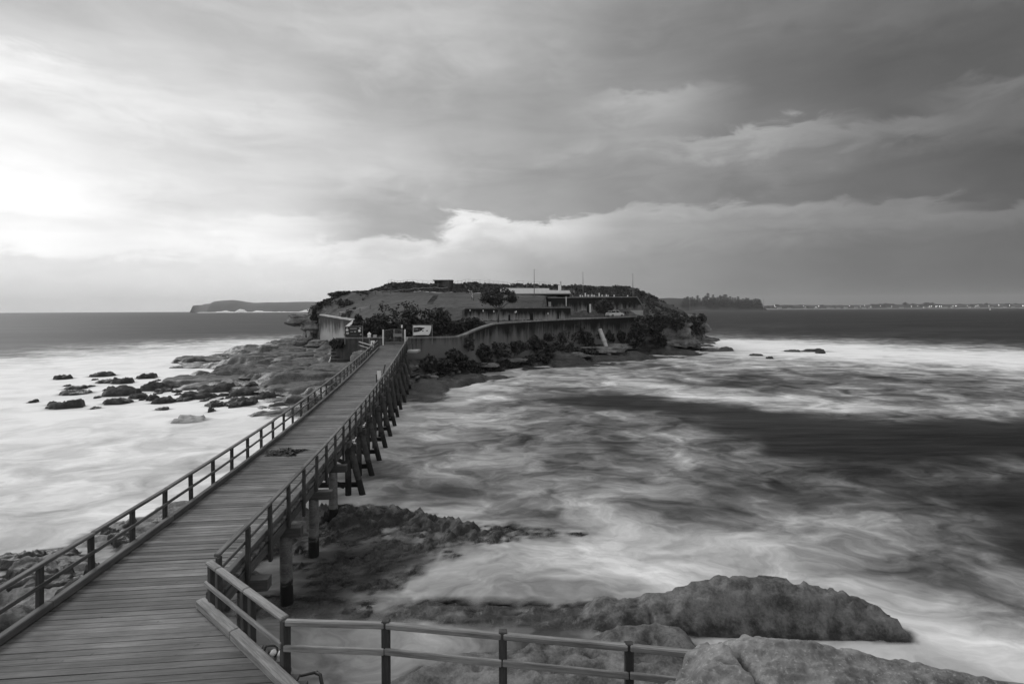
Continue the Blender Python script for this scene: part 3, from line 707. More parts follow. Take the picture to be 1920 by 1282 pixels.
# foam cover of the surface, read off the photograph at points of the water plane
FC = [0, 160, 320, 480, 640, 760, 880, 960, 1050, 1120, 1200, 1280, 1360, 1440, 1600, 1760, 1920]
FR = {
 586: [.04]*5+[.0]*12,
 600: [.03]*5+[0, 0, 0, 0, 0, 0, .03, .03, .02, .0, .0, .0],
 612: [.03]*5+[0, 0, 0, 0, 0, 0, .06, .10, .12, .03, .02, .02],
 622: [.05, .02, .02, .05, .2, 0, 0, 0, 0, 0, 0, .15, .20, .12, .08, .10, .04],
 632: [.0, .02, .05, .35, .7, 0, 0, 0, 0, 0, 0, .7, .40, .30, .18, .10, .08],
 640: [.02, .08, .45, .9, .9, 0, 0, 0, 0, 0, 0, .95, 1, .95, .65, .25, .15],
 650: [.08, .42, .85, .95, .9, 0, 0, 0, 0, 0, 0, .95, 1, 1, 1, .70, .35],
 662: [.30, .80, .97, .97, .9, 0, 0, 0, 0, 0, .6, .85, .9, .95, 1, 1, .92],
 675: [.85, .97, .98, .97, .9, 0, .6, .6, .6, .6, .65, .62, .62, .72, .85, .97, 1],
 688: [.95, .98, .98, .98, .9, 0, .7, .75, .7, .5, .45, .55, .60, .62, .62, .70, .92],
 705: [.97, .98, .99, .98, .9, .5, .78, .72, .62, .60, .62, .50, .42, .40, .42, .45, .68],
 722: [.98, .98, .99, .98, .9, .5, .80, .62, .52, .68, .78, .55, .30, .28, .48, .40, .48],
 736: [.98, .98, .98, .98, .9, .5, .74, .50, .22, .22, .60, .82, .62, .40, .50, .48, .42],
 748: [.97, .98, .98, .98, .95, .62, .70, .40, .06, .02, .12, .70, .85, .80, .60, .50, .55],
 762: [.97, .97, .98, .97, .95, .72, .66, .52, .34, .16, .04, .06, .22, .66, .78, .68, .62],
 778: [.97, .97, .97, .97, .95, .76, .62, .60, .40, .38, .22, .05, .02, .04, .30, .55, .55],
 795: [.97, .97, .96, .96, .95, .78, .70, .62, .46, .30, .46, .34, .04, .0, .0, .06, .12],
 815: [.97, .96, .95, .96, .95, .72, .60, .44, .46, .48, .44, .58, .22, .0, .0, .0, .0],
 840: [.96, .95, .94, .95, .9, .60, .50, .50, .40, .36, .22, .50, .55, .05, .02, .0, .03],
 865: [.95, .94, .93, .95, .9, .50, .54, .50, .42, .52, .40, .40, .58, .40, .18, .18, .20],
 890: [.93, .92, .91, .92, .9, .46, .44, .46, .54, .50, .58, .48, .30, .44, .34, .36, .42],
 920: [.92, .90, .90, .9, .9, .40, .26, .44, .48, .42, .46, .36, .16, .24, .30, .22, .12],
 945: [.91, .90, .88, .9, .9, .66, .36, .40, .60, .62, .40, .30, .26, .36, .42, .26, .06],
 970: [.90, .88, .88, .9, .9, .74, .70, .50, .52, .66, .64, .52, .58, .62, .58, .48, .10],
 1000: [.88, .86, .86, .8, .5, .6, .66, .66, .60, .70, .78, .80, .80, .76, .62, .42, .12],
 1035: [.85, .85, .85, .7, .3, .34, .52, .60, .66, .72, .76, .80, .78, .74, .66, .50, .14],
 1065: [.82, .85, .85, .6, .28, .32, .60, .68, .72, .74, .76, .78, .80, .76, .62, .36, .16],
 1100: [.85, .85, .85, .6, .34, .48, .66, .68, .72, .72, .74, .78, .82, .82, .80, .62, .22],
 1140: [.9, .9, .85, .5, .56, .70, .76, .74, .74, .72, .66, .70, .7, .8, .84, .76, .46],
 1190: [.9, .9, .85, .5, .62, .62, .62, .60, .5, .5, .5, .5, .6, .7, .84, .82, .68],
 1260: [.9, .9, .85, .5, .55, .50, .4, .4, .4, .4, .4, .4, .5, .6, .8, .82, .78],
}
for k_ in FR:
    if k_ >= 795: FR[k_] = [v_-(0.055 if i_ < 5 else 0.03)*min(1, (k_-780)/60) for i_, v_ in enumerate(FR[k_])]
FY = np.array(sorted(FR)); FG = np.array([FR[k] for k in sorted(FR)]); FX = np.array(FC, float)
def foam_cover(x, y):
    D = np.maximum(y, 5.0)
    a = x/D*FPX; b = -CAMZ/D*FPX
    px = 960+a*CT-b*ST; py = 580-(a*ST+b*CT)
    # wander of the foam edges, in metres on the water, brought to the same plane
    wn = (fbm(x*0.10+5, y*0.10+3, o=4)-0.5); wm = (fbm(x*0.10+55, y*0.10+13, o=4)-0.5)
    px = px+wm*6.0/D*FPX; py = py+np.clip(wn*5.0*CAMZ/D**2*FPX, -12, 12)
    fi = np.clip(np.interp(px, FX, np.arange(len(FX))), 0, len(FX)-1.001); fj = np.clip(np.interp(py, FY, np.arange(len(FY))), 0, len(FY)-1.001)
    i = fi.astype(int); j = fj.astype(int); u = fi-i; v = fj-j
    u = u*u*(3-2*u); v = v*v*(3-2*v)
    return FG[j, i]*(1-u)*(1-v)+FG[j, i+1]*u*(1-v)+FG[j+1, i]*(1-u)*v+FG[j+1, i+1]*u*v
foam = foam_cover(SX, SY)
bed = np.full(SX.shape, -3.0)
mk = (SX > -45.5) & (SX < 19.8) & (SY > -5.5) & (SY < 31.5)
bed[mk] = sample(NH, -46, -6, 0.10, SX[mk], SY[mk])
mk = (SX > -79.5) & (SX < 71.5) & (SY > 46.5) & (SY < 239)
bed[mk] = sample(IH, -80, 46, 0.36, SX[mk], SY[mk])
swell = 0.10*(fbm(SX*0.06, SY*0.10, o=3)-0.5)*2*ss(SY, 8, 40)*(1-ss(SY, 200, 600))
alpha = ss(-bed+(fbm(SX*0.9, SY*0.9, o=3)-0.5)*0.30, -0.06, 0.34)
for (rx_, ry_, a_, b_) in ROCKS:
    mk = (np.abs(SX-rx_) < a_*2.2) & (np.abs(SY-ry_) < b_*2.6)
    r = np.hypot((SX[mk]-rx_)/a_, (SY[mk]-ry_)/b_)
    alpha[mk] = np.minimum(alpha[mk], ss(r, 0.85, 1.5)*0.75+0.25)
SZ = swell+0.03*foam*(SY < 60)
me = gridmesh('sea', SX, SY, SZ)
at = me.attributes.new('foam', 'FLOAT', 'POINT'); at.data.foreach_set('value', foam.ravel().astype(np.float32))
at = me.attributes.new('cover', 'FLOAT', 'POINT'); at.data.foreach_set('value', alpha.ravel().astype(np.float32))
m, t, b = newmat('sea_water')
pos = t.n('ShaderNodeNewGeometry').outputs['Position']
fa = t.n('ShaderNodeAttribute', attribute_name='foam').outputs['Fac']; ca = t.n('ShaderNodeAttribute', attribute_name='cover').outputs['Fac']
wv = t.n('ShaderNodeTexNoise'); t.put(wv.inputs['Vector'], t.mapv(pos, scale=(0.16, 0.2, 1))); wv.inputs['Scale'].default_value = 1.0; wv.inputs['Detail'].default_value = 4
vm = t.n('ShaderNodeVectorMath', operation='MULTIPLY_ADD'); t.put(vm.inputs[0], wv.outputs['Color']); vm.inputs[1].default_value = (9, 8, 0); t.put(vm.inputs[2], pos)
na = t.noise(t.mapv(vm.outputs[0], scale=(0.20, 0.21, 1), rot=(0, 0, R(-20))), 1.0, 7, 0.58)
nb = t.noise(t.mapv(vm.outputs[0], scale=(0.55, 1.0, 1), rot=(0, 0, R(-25))), 1.0, 6, 0.6)
nc = t.noise(t.mapv(pos, scale=(0.016, 0.05, 1)), 1.0, 6, 0.6)
d = t.m('ADD', t.m('MULTIPLY', t.m('SUBTRACT', na, 0.5), 1.5), t.m('MULTIPLY', t.m('SUBTRACT', nb, 0.5), 0.6))
d = t.m('ADD', d, t.m('MULTIPLY', t.m('SUBTRACT', nc, 0.5), 0.5))
amp = t.m('ADD', 0.07, t.m('MULTIPLY', t.m('MULTIPLY', fa, t.m('SUBTRACT', 1.03, fa)), 3.6))
f = t.m('ADD', fa, t.m('MULTIPLY', d, amp), clamp=True)
wt = t.noise(t.mapv(pos, scale=(0.012, 0.06, 1)), 1.0, 7, 0.68)
wt2 = t.noise(t.mapv(pos, scale=(0.12, 0.8, 1)), 1.0, 6, 0.65)
dk = t.mix(t.sstep(t.m('ADD', t.m('MULTIPLY', wt, 0.6), t.m('MULTIPLY', wt2, 0.4)), 0.38, 0.64), 0.012, 0.046)
alb = t.m('ADD', dk, t.m('MULTIPLY', t.m('POWER', f, 2.1), 0.86))
setcol(t, b, alb)
t.put(b.inputs['Roughness'], t.mix(f, 0.42, 0.75))
b.inputs['IOR'].default_value = 1.33
t.put(b.inputs['Specular IOR Level'], t.mix(f, 0.03, 0.22))
wav = t.noise(t.mapv(pos, scale=(0.25, 0.9, 1)), 1.0, 5, 0.6)
wav2 = t.noise(t.mapv(pos, scale=(0.03, 0.11, 1)), 1.0, 6, 0.65)
bump(t, b, t.m('ADD', t.m('MULTIPLY', wav, 0.5), t.m('MULTIPLY', wav2, 3.0)), 0.35, 0.25)
tr = t.n('ShaderNodeBsdfTransparent'); mx = t.n('ShaderNodeMixShader')
cov = t.m('ADD', ca, t.m('MULTIPLY', t.m('SUBTRACT', na, 0.5), t.m('MULTIPLY', t.m('MULTIPLY', ca, t.m('SUBTRACT', 1.0, ca)), 3.0)), clamp=True)
t.put(mx.inputs[0], cov); t.nt.links.new(tr.outputs[0], mx.inputs[1]); t.nt.links.new(b.outputs[0], mx.inputs[2])
out = [n_ for n_ in t.nt.nodes if n_.type == 'OUTPUT_MATERIAL'][0]; t.nt.links.new(mx.outputs[0], out.inputs[0])
M['sea'] = m
tag(obj('sea_water', me, m), kind='structure')
v = [(-8000, -60, -6), (8000, -60, -6), (8000, 6500, -6), (-8000, 6500, -6)]
tag(obj('sea_bed', mesh('sea_bed', v, [(0, 1, 2, 3)]), M['farland']), kind='structure')

# ================================================================== footbridge
br = thing('footbridge', (bc(20), 20, 0), 'long weathered timber footbridge on piles running out to the island gate', 'bridge')
def jit(a): return (random.random()-0.5)*2*a
# -- deck planks; the deck flares to the right at the landing
PITCH = 0.2
FL0, FL1 = Vector((-7.36, 12.55, 0)), Vector((-2.5, 8.3, 0))
def right_off(D):
    """distance from the centre line to the right end of the plank"""
    if D > FL0.y: return BW/2
    t_ = (FL0.y-D)/(FL0.y-FL1.y); X = FL0.x+(FL1.x-FL0.x)*t_
    return BW/2+(X-(bc(FL0.y)+BW/2))*0.985+(bc(FL0.y)-bc(D))
Dk = 7.6; planks = []
while Dk < 76.3: planks.append(Dk); Dk += PITCH
std = [boxmesh(BW+a, 0.187+b_, 0.07, 0.006+0.0003*i) for i, (a, b_) in enumerate([(0.02, 0), (0.05, -0.006), (0.0, -0.003), (0.04, 0.003), (0.07, -0.008), (0.03, -0.004)])]
restV, restF = [], []
for i, D in enumerate(planks):
    p, t_, s = bframe(D); ro = right_off(D)
    L = BW/2+ro
    fm = frame(s, (0, 0, 1)); c = p+s*((ro-BW/2)/2+jit(0.012)); c.z += -0.035+jit(0.006)
    tilt = Matrix.Rotation(jit(0.004), 4, 'Z') @ Matrix.Rotation(jit(0.012), 4, 'X')
    if i < 290:
        me_ = std[random.randrange(6)] if ro < BW/2+0.01 else boxmesh(L, 0.190, 0.07, 0.007)
        mm = Matrix.Translation(c) @ fm @ tilt
        if len(me_.materials) == 0: me_.materials.append(M['deck'])
        obj('plank', me_, M['deck'], br, mm)
    else:
        k = len(restV); mm = Matrix.Translation(c) @ fm
        for a in (-1, 1):
            for b_ in (-1, 1):
                for c_ in (-1, 1): restV.append(mm @ Vector((a*BW/2, b_*0.095, c_*0.035)))
        restF += [tuple(k+j for j in q) for q in ((0, 1, 3, 2), (4, 6, 7, 5), (0, 4, 5, 1), (2, 3, 7, 6), (0, 2, 6, 4), (1, 5, 7, 3))]
inv = WM[br.name].inverted()
tag(obj('far_planks', mesh('far_planks', restV, restF), M['deck'], br), kind='stuff')
# -- piers
PIERS = [14.5, 18.0, 21.5, 25.0, 28.6, 32.0, 35.3, 38.7, 42.2, 45.8, 49.5, 53.2, 57.0, 61.0, 65.0, 69.0]
def gz(x, y): return ground(x, y)
for i, D in enumerate(PIERS):
    p, t_, s = bframe(D); capz = p.z-0.07-0.34-0.16
    q = Vector((p.x, p.y, capz))
    beam('crosshead', q-s*(2.4 if D < 27 else 2.2), q+s*((2.48 if D < 27 else 2.25)+jit(0.12)), 0.34, 0.32, M['cap'], br)
    for sd in (-1, 1):
        b0 = q+s*sd*1.85; g = min(gz(b0.x, b0.y), 0.3) if D < 46 or D > 48 else -0.5
        g = gz(b0.x, b0.y) if D > 48 else g
        zt = capz-0.15
        if D < 27:
            n_ = 8; r0 = 0.21
            pts = [Vector((b0.x+jit(0.015), b0.y+jit(0.015), zt+(g-0.7-zt)*k/n_)) for k in range(n_+1)]
            tube('pile', pts, [r0*(0.92+0.10*k/n_) for k in range(n_+1)], M['pile'], br, 14, 0.05)
        else:
            pts = [Vector((b0.x, b0.y, zt+(g-0.7-zt)*k/4)) for k in range(5)]
            tube('pile', pts, 0.17, M['trestle'], br, 10, 0.08)
            if g < 2.0:
                bt = b0+s*sd*1.05; top = b0+s*sd*0.15
                pts = [top.lerp(bt, k/4)+Vector((0, 0, zt-capz+(g-0.7-zt)*k/4)) for k in range(5)]
                tube('raking_pile', pts, [0.19, 0.18, 0.17, 0.17, 0.17], M['trestle'], br, 10, 0.08)
    if 26 < D < 56:
        zz = 0.62
        beam('waler', Vector((q.x, q.y, zz))-s*2.35+t_*0.22, Vector((q.x, q.y, zz-0.12))+s*2.45+t_*0.22, 0.14, 0.26, M['trestle'], br)
        beam('brace', q-s*1.8-Vector((0, 0, 0.3))-t_*0.22, Vector((q.x, q.y, 0.55))+s*1.7-t_*0.22, 0.10, 0.22, M['trestle'], br)
        beam('corbel', q+s*1.95-t_*0.75+Vector((0, 0, 0.30)), q+s*1.95+t_*0.75+Vector((0, 0, 0.30)), 0.26, 0.28, M['cap'], br)
# -- stringers under the deck
ends = [9.5]+PIERS+[76.0]
for a, b_ in zip(ends[:-1], ends[1:]):
    for off in (-1.72, -0.6, 0.6, 1.72):
        beam('stringer', bpt(a, off, -0.07-0.17), bpt(b_, off, -0.07-0.17), 0.20, 0.34, M['stringer'], br, ext=0.02)
# -- kerbs, posts and rails
def railing(side, D0, D1, step):
    off = side*(BW/2)
    ds = list(np.arange(D0, D1, step))
    for i, D in enumerate(ds):
        p, t_, s = bframe(D)
        a = bpt(D, off+side*0.075, -0.72 if side > 0 else -0.45); b_ = bpt(D, off+side*0.075, 1.02)
        lean = s*jit(0.025)
        beam('rail_post', a, b_+lean+t_*jit(0.02), 0.10, 0.155, M['post'], br, up=t_, e=0.012)
    for i in range(0, len(ds)-1, 2):
        j = min(i+2, len(ds)-1)
        dz = jit(0.012)
        beam('top_rail', bpt(ds[i], off+side*0.035, 1.055+dz), bpt(ds[j], off+side*0.035, 1.055+jit(0.012)), 0.145, 0.085, M['rail'], br, e=0.016)
        beam('mid_rail', bpt(ds[i], off-side*0.02, 0.60+jit(0.015)), bpt(ds[j], off-side*0.02, 0.60+jit(0.015)), 0.055, 0.10, M['rail'], br, e=0.012)
    for i in range(0, len(ds)-1, 3):
        j = min(i+3, len(ds)-1)
        beam('kerb', bpt(ds[i], off-side*0.14, 0.105), bpt(ds[j], off-side*0.14, 0.105), 0.17, 0.18, M['kerb'], br, e=0.02)
    for i in range(0, len(ds)-1, 2):
        j = min(i+2, len(ds)-1)
        beam('fascia', bpt(ds[i], off-side*0.02, -0.30), bpt(ds[j], off-side*0.02, -0.30), 0.07, 0.30, M['stringer'], br)
LD = [x for x in np.arange(7.0, 72.9, 1.76)]
railing(-1, 7.28, 73.0, 1.765)
railing(1, 12.62, 75.6, 1.765)
# right-hand rail leaves the deck and splays out at the island end
# -- flared kerb and fence at the landing corner
CZ = 3.08
A0 = Vector((-7.05, 12.42, CZ)); A1 = Vector((-4.36, 10.18, CZ))
beam('kerb', Vector((FL0.x+0.02, FL0.y-0.05, CZ+0.10)), Vector((-5.9, 11.28, CZ+0.10)), 0.21, 0.19, M['palefence'], br, e=0.025)
beam('kerb', Vector((-5.9, 11.28, CZ+0.10)), Vector((-2.6, 8.40, CZ+0.10)), 0.21, 0.19, M['palefence'], br, e=0.025)
fz = Vector((0, 0, 1))
def fpost(p, h0, h1, mat=None, dirv=None, parent=None, wd=0.12, dp=0.15):
    return beam('fence_post', p+fz*h0, p+fz*h1, wd, dp, mat or M['post'], parent, up=dirv or (0, 1, 0), e=0.012)
df = (A1-A0).normalized()
fe = thing('landing_fence', A1, 'timber post and rail fence with pale worn rails along the rocky edge of the landing', 'fence')
for k, (tt, dbl) in enumerate([(0.01, 0), (0.13, 0), (0.50, 0), (0.60, 0)]):
    fpost(A0.lerp(A1, tt), -0.55, 1.0, dirv=df, parent=fe)
fpost(A1, -0.85, 1.045, dirv=df, parent=fe, wd=0.15, dp=0.16)
for a, b_ in ((-0.03, 0.13), (0.13, 0.53), (0.53, 1.0)):
    beam('top_rail', A0.lerp(A1, a)+fz*1.04, A0.lerp(A1, b_)+fz*1.045, 0.16, 0.09, M['palefence'], fe, e=0.022, ext=-0.006)
beam('mid_rail', A0.lerp(A1, -0.03)+fz*0.585-Vector((0.05, 0.06, 0)), A0.lerp(A1, 1.0)+fz*0.57-Vector((0.05, 0.06, 0)), 0.06, 0.11, M['palefence'], fe, e=0.015)
line = [A1, Vector((-2.42, 10.10, CZ-0.02)), Vector((-0.2, 9.80, CZ-0.05)), Vector((2.05, 9.50, CZ-0.08)), Vector((4.3, 9.18, CZ-0.12)), Vector((6.55, 8.86, CZ-0.16)), Vector((8.8, 8.5, CZ-0.2))]
for i, p in enumerate(line):
    if i > 0: fpost(p, -0.85, 1.08 if i != 3 else 1.06, M['post'], (1, 0, 0), fe, 0.13, 0.15)
for i in range(len(line)-1):
    d_ = (line[i+1]-line[i]).normalized(); nrm = Vector((d_.y, -d_.x, 0))
    o0 = nrm*0.04
    beam('top_rail', line[i]+fz*1.0+o0, line[i+1]+fz*1.0+o0, 0.11, 0.11, M['palefence'], fe, e=0.02, ext=-0.02)
    beam('mid_rail', line[i]+fz*(0.54)+nrm*0.09, line[i+1]+fz*(0.53)+nrm*0.09, 0.055, 0.12, M['palefence'], fe, e=0.014, ext=-0.01)
# hose coupling by the corner post
hc = thing('hose_coupling', (-4.75, 10.5, 3.0), 'dark pipe with two pale round couplings at the foot of the corner fence post', 'pipe')
tube('pipe', [(-4.72, 10.50, 3.06), (-4.42, 10.28, 2.96), (-4.1, 10.30, 2.96), (-3.80, 10.34, 3.0)], 0.026, M['darkmetal'], hc, 8)
tube('elbow', [(-3.84, 10.34, 2.99), (-3.74, 10.3, 2.97), (-3.6, 10.1, 2.74)], 0.035, M['darkmetal'], hc, 8)
for cx_, cy_ in ((-4.78, 10.62), (-4.62, 10.60)):
    tube('coupling', [(cx_, cy_-0.09, 3.20), (cx_, cy_-0.06, 3.20), (cx_, cy_, 3.21), (cx_, cy_+0.05, 3.21)], [0.03, 0.055, 0.06, 0.035], M['white'], hc, 10)
rp = [Vector((-4.86+0.13*math.cos(a), 10.66+0.03*math.sin(3*a), 3.20+0.13*math.sin(a))) for a in np.linspace(0, 2*math.pi, 18)]
tube('hose_loop', rp, 0.022, M['darkmetal'], hc, 6)
# weed on the deck
def strands(n, rx, ry, rz, L, wd, seed):
    r = np.random.default_rng(seed); V, F = [], []
    for i in range(n):
        a = r.random()*2*math.pi; q = r.random()**0.9*(0.75+0.45*math.sin(2*a+0.6)*math.sin(3*a+1.0)); h = rz*max(0.0, 1-q**1.5)*r.random()
        p = Vector((rx*q*math.cos(a), ry*q*math.sin(a), h)); d_ = Vector((r.normal(), r.normal(), r.normal()*0.06)).normalized()
        sd_ = d_.cross(Vector((0, 0, 1))).normalized()*wd
        pts = [p+d_*L*k/3+Vector((r.normal(), r.normal(), r.normal()*0.3))*L*0.08 for k in range(4)]
        k0 = len(V)
        for q_ in pts:
            q_.z = max(q_.z, 0.006); V += [q_-sd_, q_+sd_+Vector((0, 0, wd*0.8))]
        for k in range(3): F.append((k0+2*k, k0+2*k+1, k0+2*k+3, k0+2*k+2))
    return V, F
D_ = 26.0; c = bpt(D_, -0.75, 0.0)
V, F = strands(1700, 0.95, 0.75, 0.05, 0.20, 0.022, 4)
sw = obj('seaweed_heap', mesh('seaweed_heap', V, F), M['weed'], None, Matrix.Translation(c+Vector((0, 0, 0.01))) @ Matrix.Rotation(0.12, 4, 'Z'))
tag(sw, 'dark heap of wet seaweed lying on the bridge deck by the kerb', 'seaweed')
# small notice lashed to the right-hand rail half way along
nb_ = thing('rail_notice', bpt(43.5, 1.6, 0), 'small white notice board between two dark stakes on the bridge rail', 'sign')
beam('stake', bpt(42.6, 1.55, 0.0), bpt(42.6, 1.52, 1.30), 0.09, 0.09, M['post'], nb_, up=(0, 1, 0))
beam('stake', bpt(44.3, 1.62, 0.0), bpt(44.9, 1.95, 1.75), 0.10, 0.10, M['post'], nb_, up=(0, 1, 0))
beam('board', bpt(43.5, 1.62, 0.75), bpt(43.5, 1.60, 1.45), 0.30, 0.03, M['white'], nb_, up=(0, 1, 0), e=0.004)

# ================================================================== gulls
def gull(loc, rz, label):
    """one continuous body grown from rings; beak and legs are parts"""
    prof = [(-0.30, 0.010, 0.012, 0.05), (-0.20, 0.035, 0.028, 0.045), (-0.08, 0.072, 0.070, 0.02), (0.02, 0.080, 0.085, 0.0), (0.10, 0.066, 0.080, 0.02), (0.145, 0.042, 0.052, 0.075), (0.155, 0.034, 0.038, 0.125), (0.175, 0.040, 0.042, 0.165), (0.21, 0.030, 0.030, 0.175), (0.225, 0.012, 0.012, 0.17)]
    n = 12; V, F = [], []
    for (x_, ry_, rz_, cz_) in prof:
        for k in range(n):
            a = 2*math.pi*k/n; V.append((x_, math.cos(a)*ry_, cz_+math.sin(a)*rz_))
    for i in range(len(prof)-1):
        for k in range(n):
            k2 = (k+1) % n; F.append((i*n+k, i*n+k2, (i+1)*n+k2, (i+1)*n+k))
    F.append(tuple(range(n-1, -1, -1))); F.append(tuple(range((len(prof)-1)*n, len(prof)*n)))
    b0 = Vector(loc)
    g = thing('gull', b0, label, 'bird', 'gulls perched on the bridge piers')
    base = Matrix.Translation(b0+Vector((0, 0, 0.17))) @ Matrix.Rotation(rz, 4, 'Z')
    obj('body', mesh('body', V, F, True), M['feather'], g, base)
    for sd in (-1, 1):
        V2 = []; F2 = []
        for (x_, h_, t_) in [(-0.34, 0.05, 0.004), (-0.18, 0.075, 0.05), (-0.02, 0.07, 0.078), (0.09, 0.03, 0.07)]:
            V2 += [(x_, sd*(t_+0.012), h_), (x_, sd*(t_+0.018), h_-0.045), (x_, sd*(t_*0.8), h_-0.02)]
        for i in range(3):
            for k in range(3):
                k2 = (k+1) % 3; F2.append((i*3+k, i*3+k2, i*3+3+k2, i*3+3+k))
        F2 += [(0, 1, 2), (9, 10, 11)]
        obj('wing', mesh('wing', V2, F2, True), M['feathergrey'], g, base)
        v_, f_ = tubedata([(0.02, sd*0.03, -0.07), (0.03, sd*0.03, -0.17)], 0.006, 5); obj('leg', mesh('leg', v_, f_), M['darkmetal'], g, base)
    v_, f_ = tubedata([(0.215, 0, 0.165), (0.265, 0, 0.155)], [0.012, 0.003], 6); obj('beak', mesh('beak', v_, f_), M['darkmetal'], g, base)
def capend(D): 
    p, t_, s = bframe(D); return Vector((p.x, p.y, p.z-0.41))+s*2.08
gull(capend(28.6), 0.5, 'white gull perched on the pier end nearest the kelp-covered reef')
gull(capend(32.0), 0.9, 'white gull perched on the second raking pier from the reef')

# ================================================================== boulder in the foreground
bx0, bx1, by0, by1 = 1.2, 8.0, 4.6, 8.5
gxx, gyy = np.meshgrid(np.linspace(bx0, bx1, 340), np.linspace(by0, by1, 200))
n = fbm(gxx*0.8, gyy*0.8, o=4); n2 = fbm(gxx*2.6, gyy*2.6, o=4); n3 = fbm(gxx*12, gyy*12, o=3); n4 = fbm(gxx*0.9+4, gyy*5.0, o=3)
dsl = polysd(gxx, gyy, [(1.45, 6.5), (2.1, 7.3), (2.5, 7.74), (2.9, 7.92), (4.0, 7.95), (4.75, 7.9), (5.5, 7.75), (6.3, 7.5), (7.0, 7.05), (7.5, 6.3), (7.5, 4.2), (1.3, 4.2)])+(n2-0.5)*0.18
topz = 5.29+0.10*(gyy-7.0)-0.05*np.maximum(gxx-3.2, 0)-0.05*np.maximum(gxx-5.0, 0)**1.5
bzz = 2.2+(topz-2.2)*np.clip(ss(dsl, -0.32, 0.05)*0.90+0.10*ss(dsl, 0.0, 0.55), 0, 1)+(n-0.5)*0.07+(n2-0.5)*0.05+(n3-0.5)*0.030+terrace((n-0.5)*0.6+(n4-0.5)*0.25, 0.10, 0.95)*0.45
cl_ = np.abs((gxx-2.92)-(7.95-gyy)*0.22-(n2-0.5)*0.22)
cl3 = np.abs((gxx-4.6)-(7.95-gyy)*0.9-(n2-0.5)*0.3)
bzz = bzz-0.07*np.exp(-(cl3/0.022)**2)
bzz = bzz-0.26*np.exp(-(cl_/0.034)**2)-0.05*np.exp(-(cl_/0.10)**2)
cl2 = np.abs((gyy-7.25)+(gxx-2.5)*0.35-(n2-0.5)*0.3)
bzz = bzz-0.07*np.exp(-(cl2/0.03)**2)*(gxx < 3.2)
o = obj('boulder', gridmesh('boulder', gxx-4.5, gyy-7.0, bzz-2.2), M['boulder'], None, Matrix.Translation((4.5, 7.0, 2.2)))
tag(o, 'large pale lichen-speckled boulder with a crack across its top beside the fence', 'boulder')

# ================================================================== island walls
def wallmesh(line, thick, depth, top_off=0.0):
    """wall that follows a line of top points; thick goes away from the viewer (+left normal)"""
    V, F = [], []
    n = len(line)
    for i, p in enumerate(line):
        a = line[max(i-1, 0)]; b_ = line[min(i+1, n-1)]
        d_ = Vector((b_.x-a.x, b_.y-a.y, 0)).normalized(); nr = Vector((-d_.y, d_.x, 0))*thick
        dp = depth[i] if hasattr(depth, '__len__') else depth
        tp = p+fz*top_off
        V += [tp, tp+nr, tp+nr-fz*dp, tp-fz*dp]
    for i in range(n-1):
        k = 4*i
        F += [(k, k+1, k+5, k+4), (k+3, k+7, k+6, k+2), (k, k+4, k+7, k+3), (k+1, k+2, k+6, k+5)]
    F += [(0, 3, 2, 1), (4*(n-1), 4*(n-1)+1, 4*(n-1)+2, 4*(n-1)+3)]
    return V, F
def wallthing(name, line, thick, depth, mat, cmat, label, cat, coph=0.18, over=0.08):
    base = Vector((line[0].x, line[0].y, line[0].z-(depth[0] if hasattr(depth, '__len__') else depth)))
    t_ = thing(name, base, label, cat)
    V, F = wallmesh(line, thick, depth, -coph); obj('wall', mesh('wall', V, F), mat, t_)
    nl = []
    for i, p in enumerate(line):
        a = line[max(i-1, 0)]; b_ = line[min(i+1, len(line)-1)]
        d_ = Vector((b_.x-a.x, b_.y-a.y, 0)).normalized(); nl.append(p-Vector((-d_.y, d_.x, 0))*over)
    V, F = wallmesh(nl, thick+2*over, coph-0.003); obj('coping', mesh('coping', V, F), cmat, t_)
    return t_
sw_line = WALLR_P+[P(1255, 592.5, 126.5), P(1275, 594, 130)]
wallthing('sea_wall', sw_line, 0.8, [3.0]*3+[4, 5, 6]+[6.5]*9, M['wall'], M['coping'], 'long dark streaked concrete sea wall that curves up from the gate along the island front', 'wall', 0.22)
wallthing('gate_wall', [P(630, 633, 84), P(652, 633, 82), P(716, 632.5, 78.3)], 0.6, 3.2, M['stone'], M['coping'], 'low dark stone wall between the bridge gate and the dark sign board', 'wall', 0.16)
bA, bB, bC = P(600, 589, 125), P(662, 599, 113), P(648, 612, 97)
wallthing('bastion_wall', [bA, bB], 0.7, 7.5, M['wall3'], M['palecoping'], 'pale streaked bastion wall with white coping beside the undercut cliff', 'wall', 0.30, 0.12)
wallthing('wing_wall', [bB+Vector((0.25, -0.2, 0)), bC], 0.55, 4.0, M['wall3'], M['palecoping'], 'short wing wall with white coping sloping down from the bastion to the bushes', 'wall', 0.28, 0.1)

# -- casemates
def opening(name, px0, px1, yt, yb, D, mat, parent, proud=0.05, th=0.2):
    a, b_ = P(px0, yt, D), P(px1, yb, D)
    return block(name, ((a.x+b_.x)/2, D-proud, (a.z+b_.z)/2), (abs(b_.x-a.x), th, abs(a.z-b_.z)), mat, parent, 0, 0.02)
c1 = CW1
lc = wallthing('lower_casemate', [P(872, 577, 104), P(930, 577, 105.8), P(1000, 576, 108), P(1070, 575.5, 110.2)], 1.2, 3.6, M['wall2b'], M['coping'], 'low stained casemate wall with a dark doorway below the grassy bank', 'casemate', 0.2)
def dline(x, l): return l[0].y+(x-872)/(1070-872)*(l[1].y-l[0].y)
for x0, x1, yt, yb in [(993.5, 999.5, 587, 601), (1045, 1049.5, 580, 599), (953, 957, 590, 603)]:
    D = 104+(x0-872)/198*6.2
    opening('doorway', x0, x1, yt, yb, D, M['dark'], lc, -0.03, 0.2)
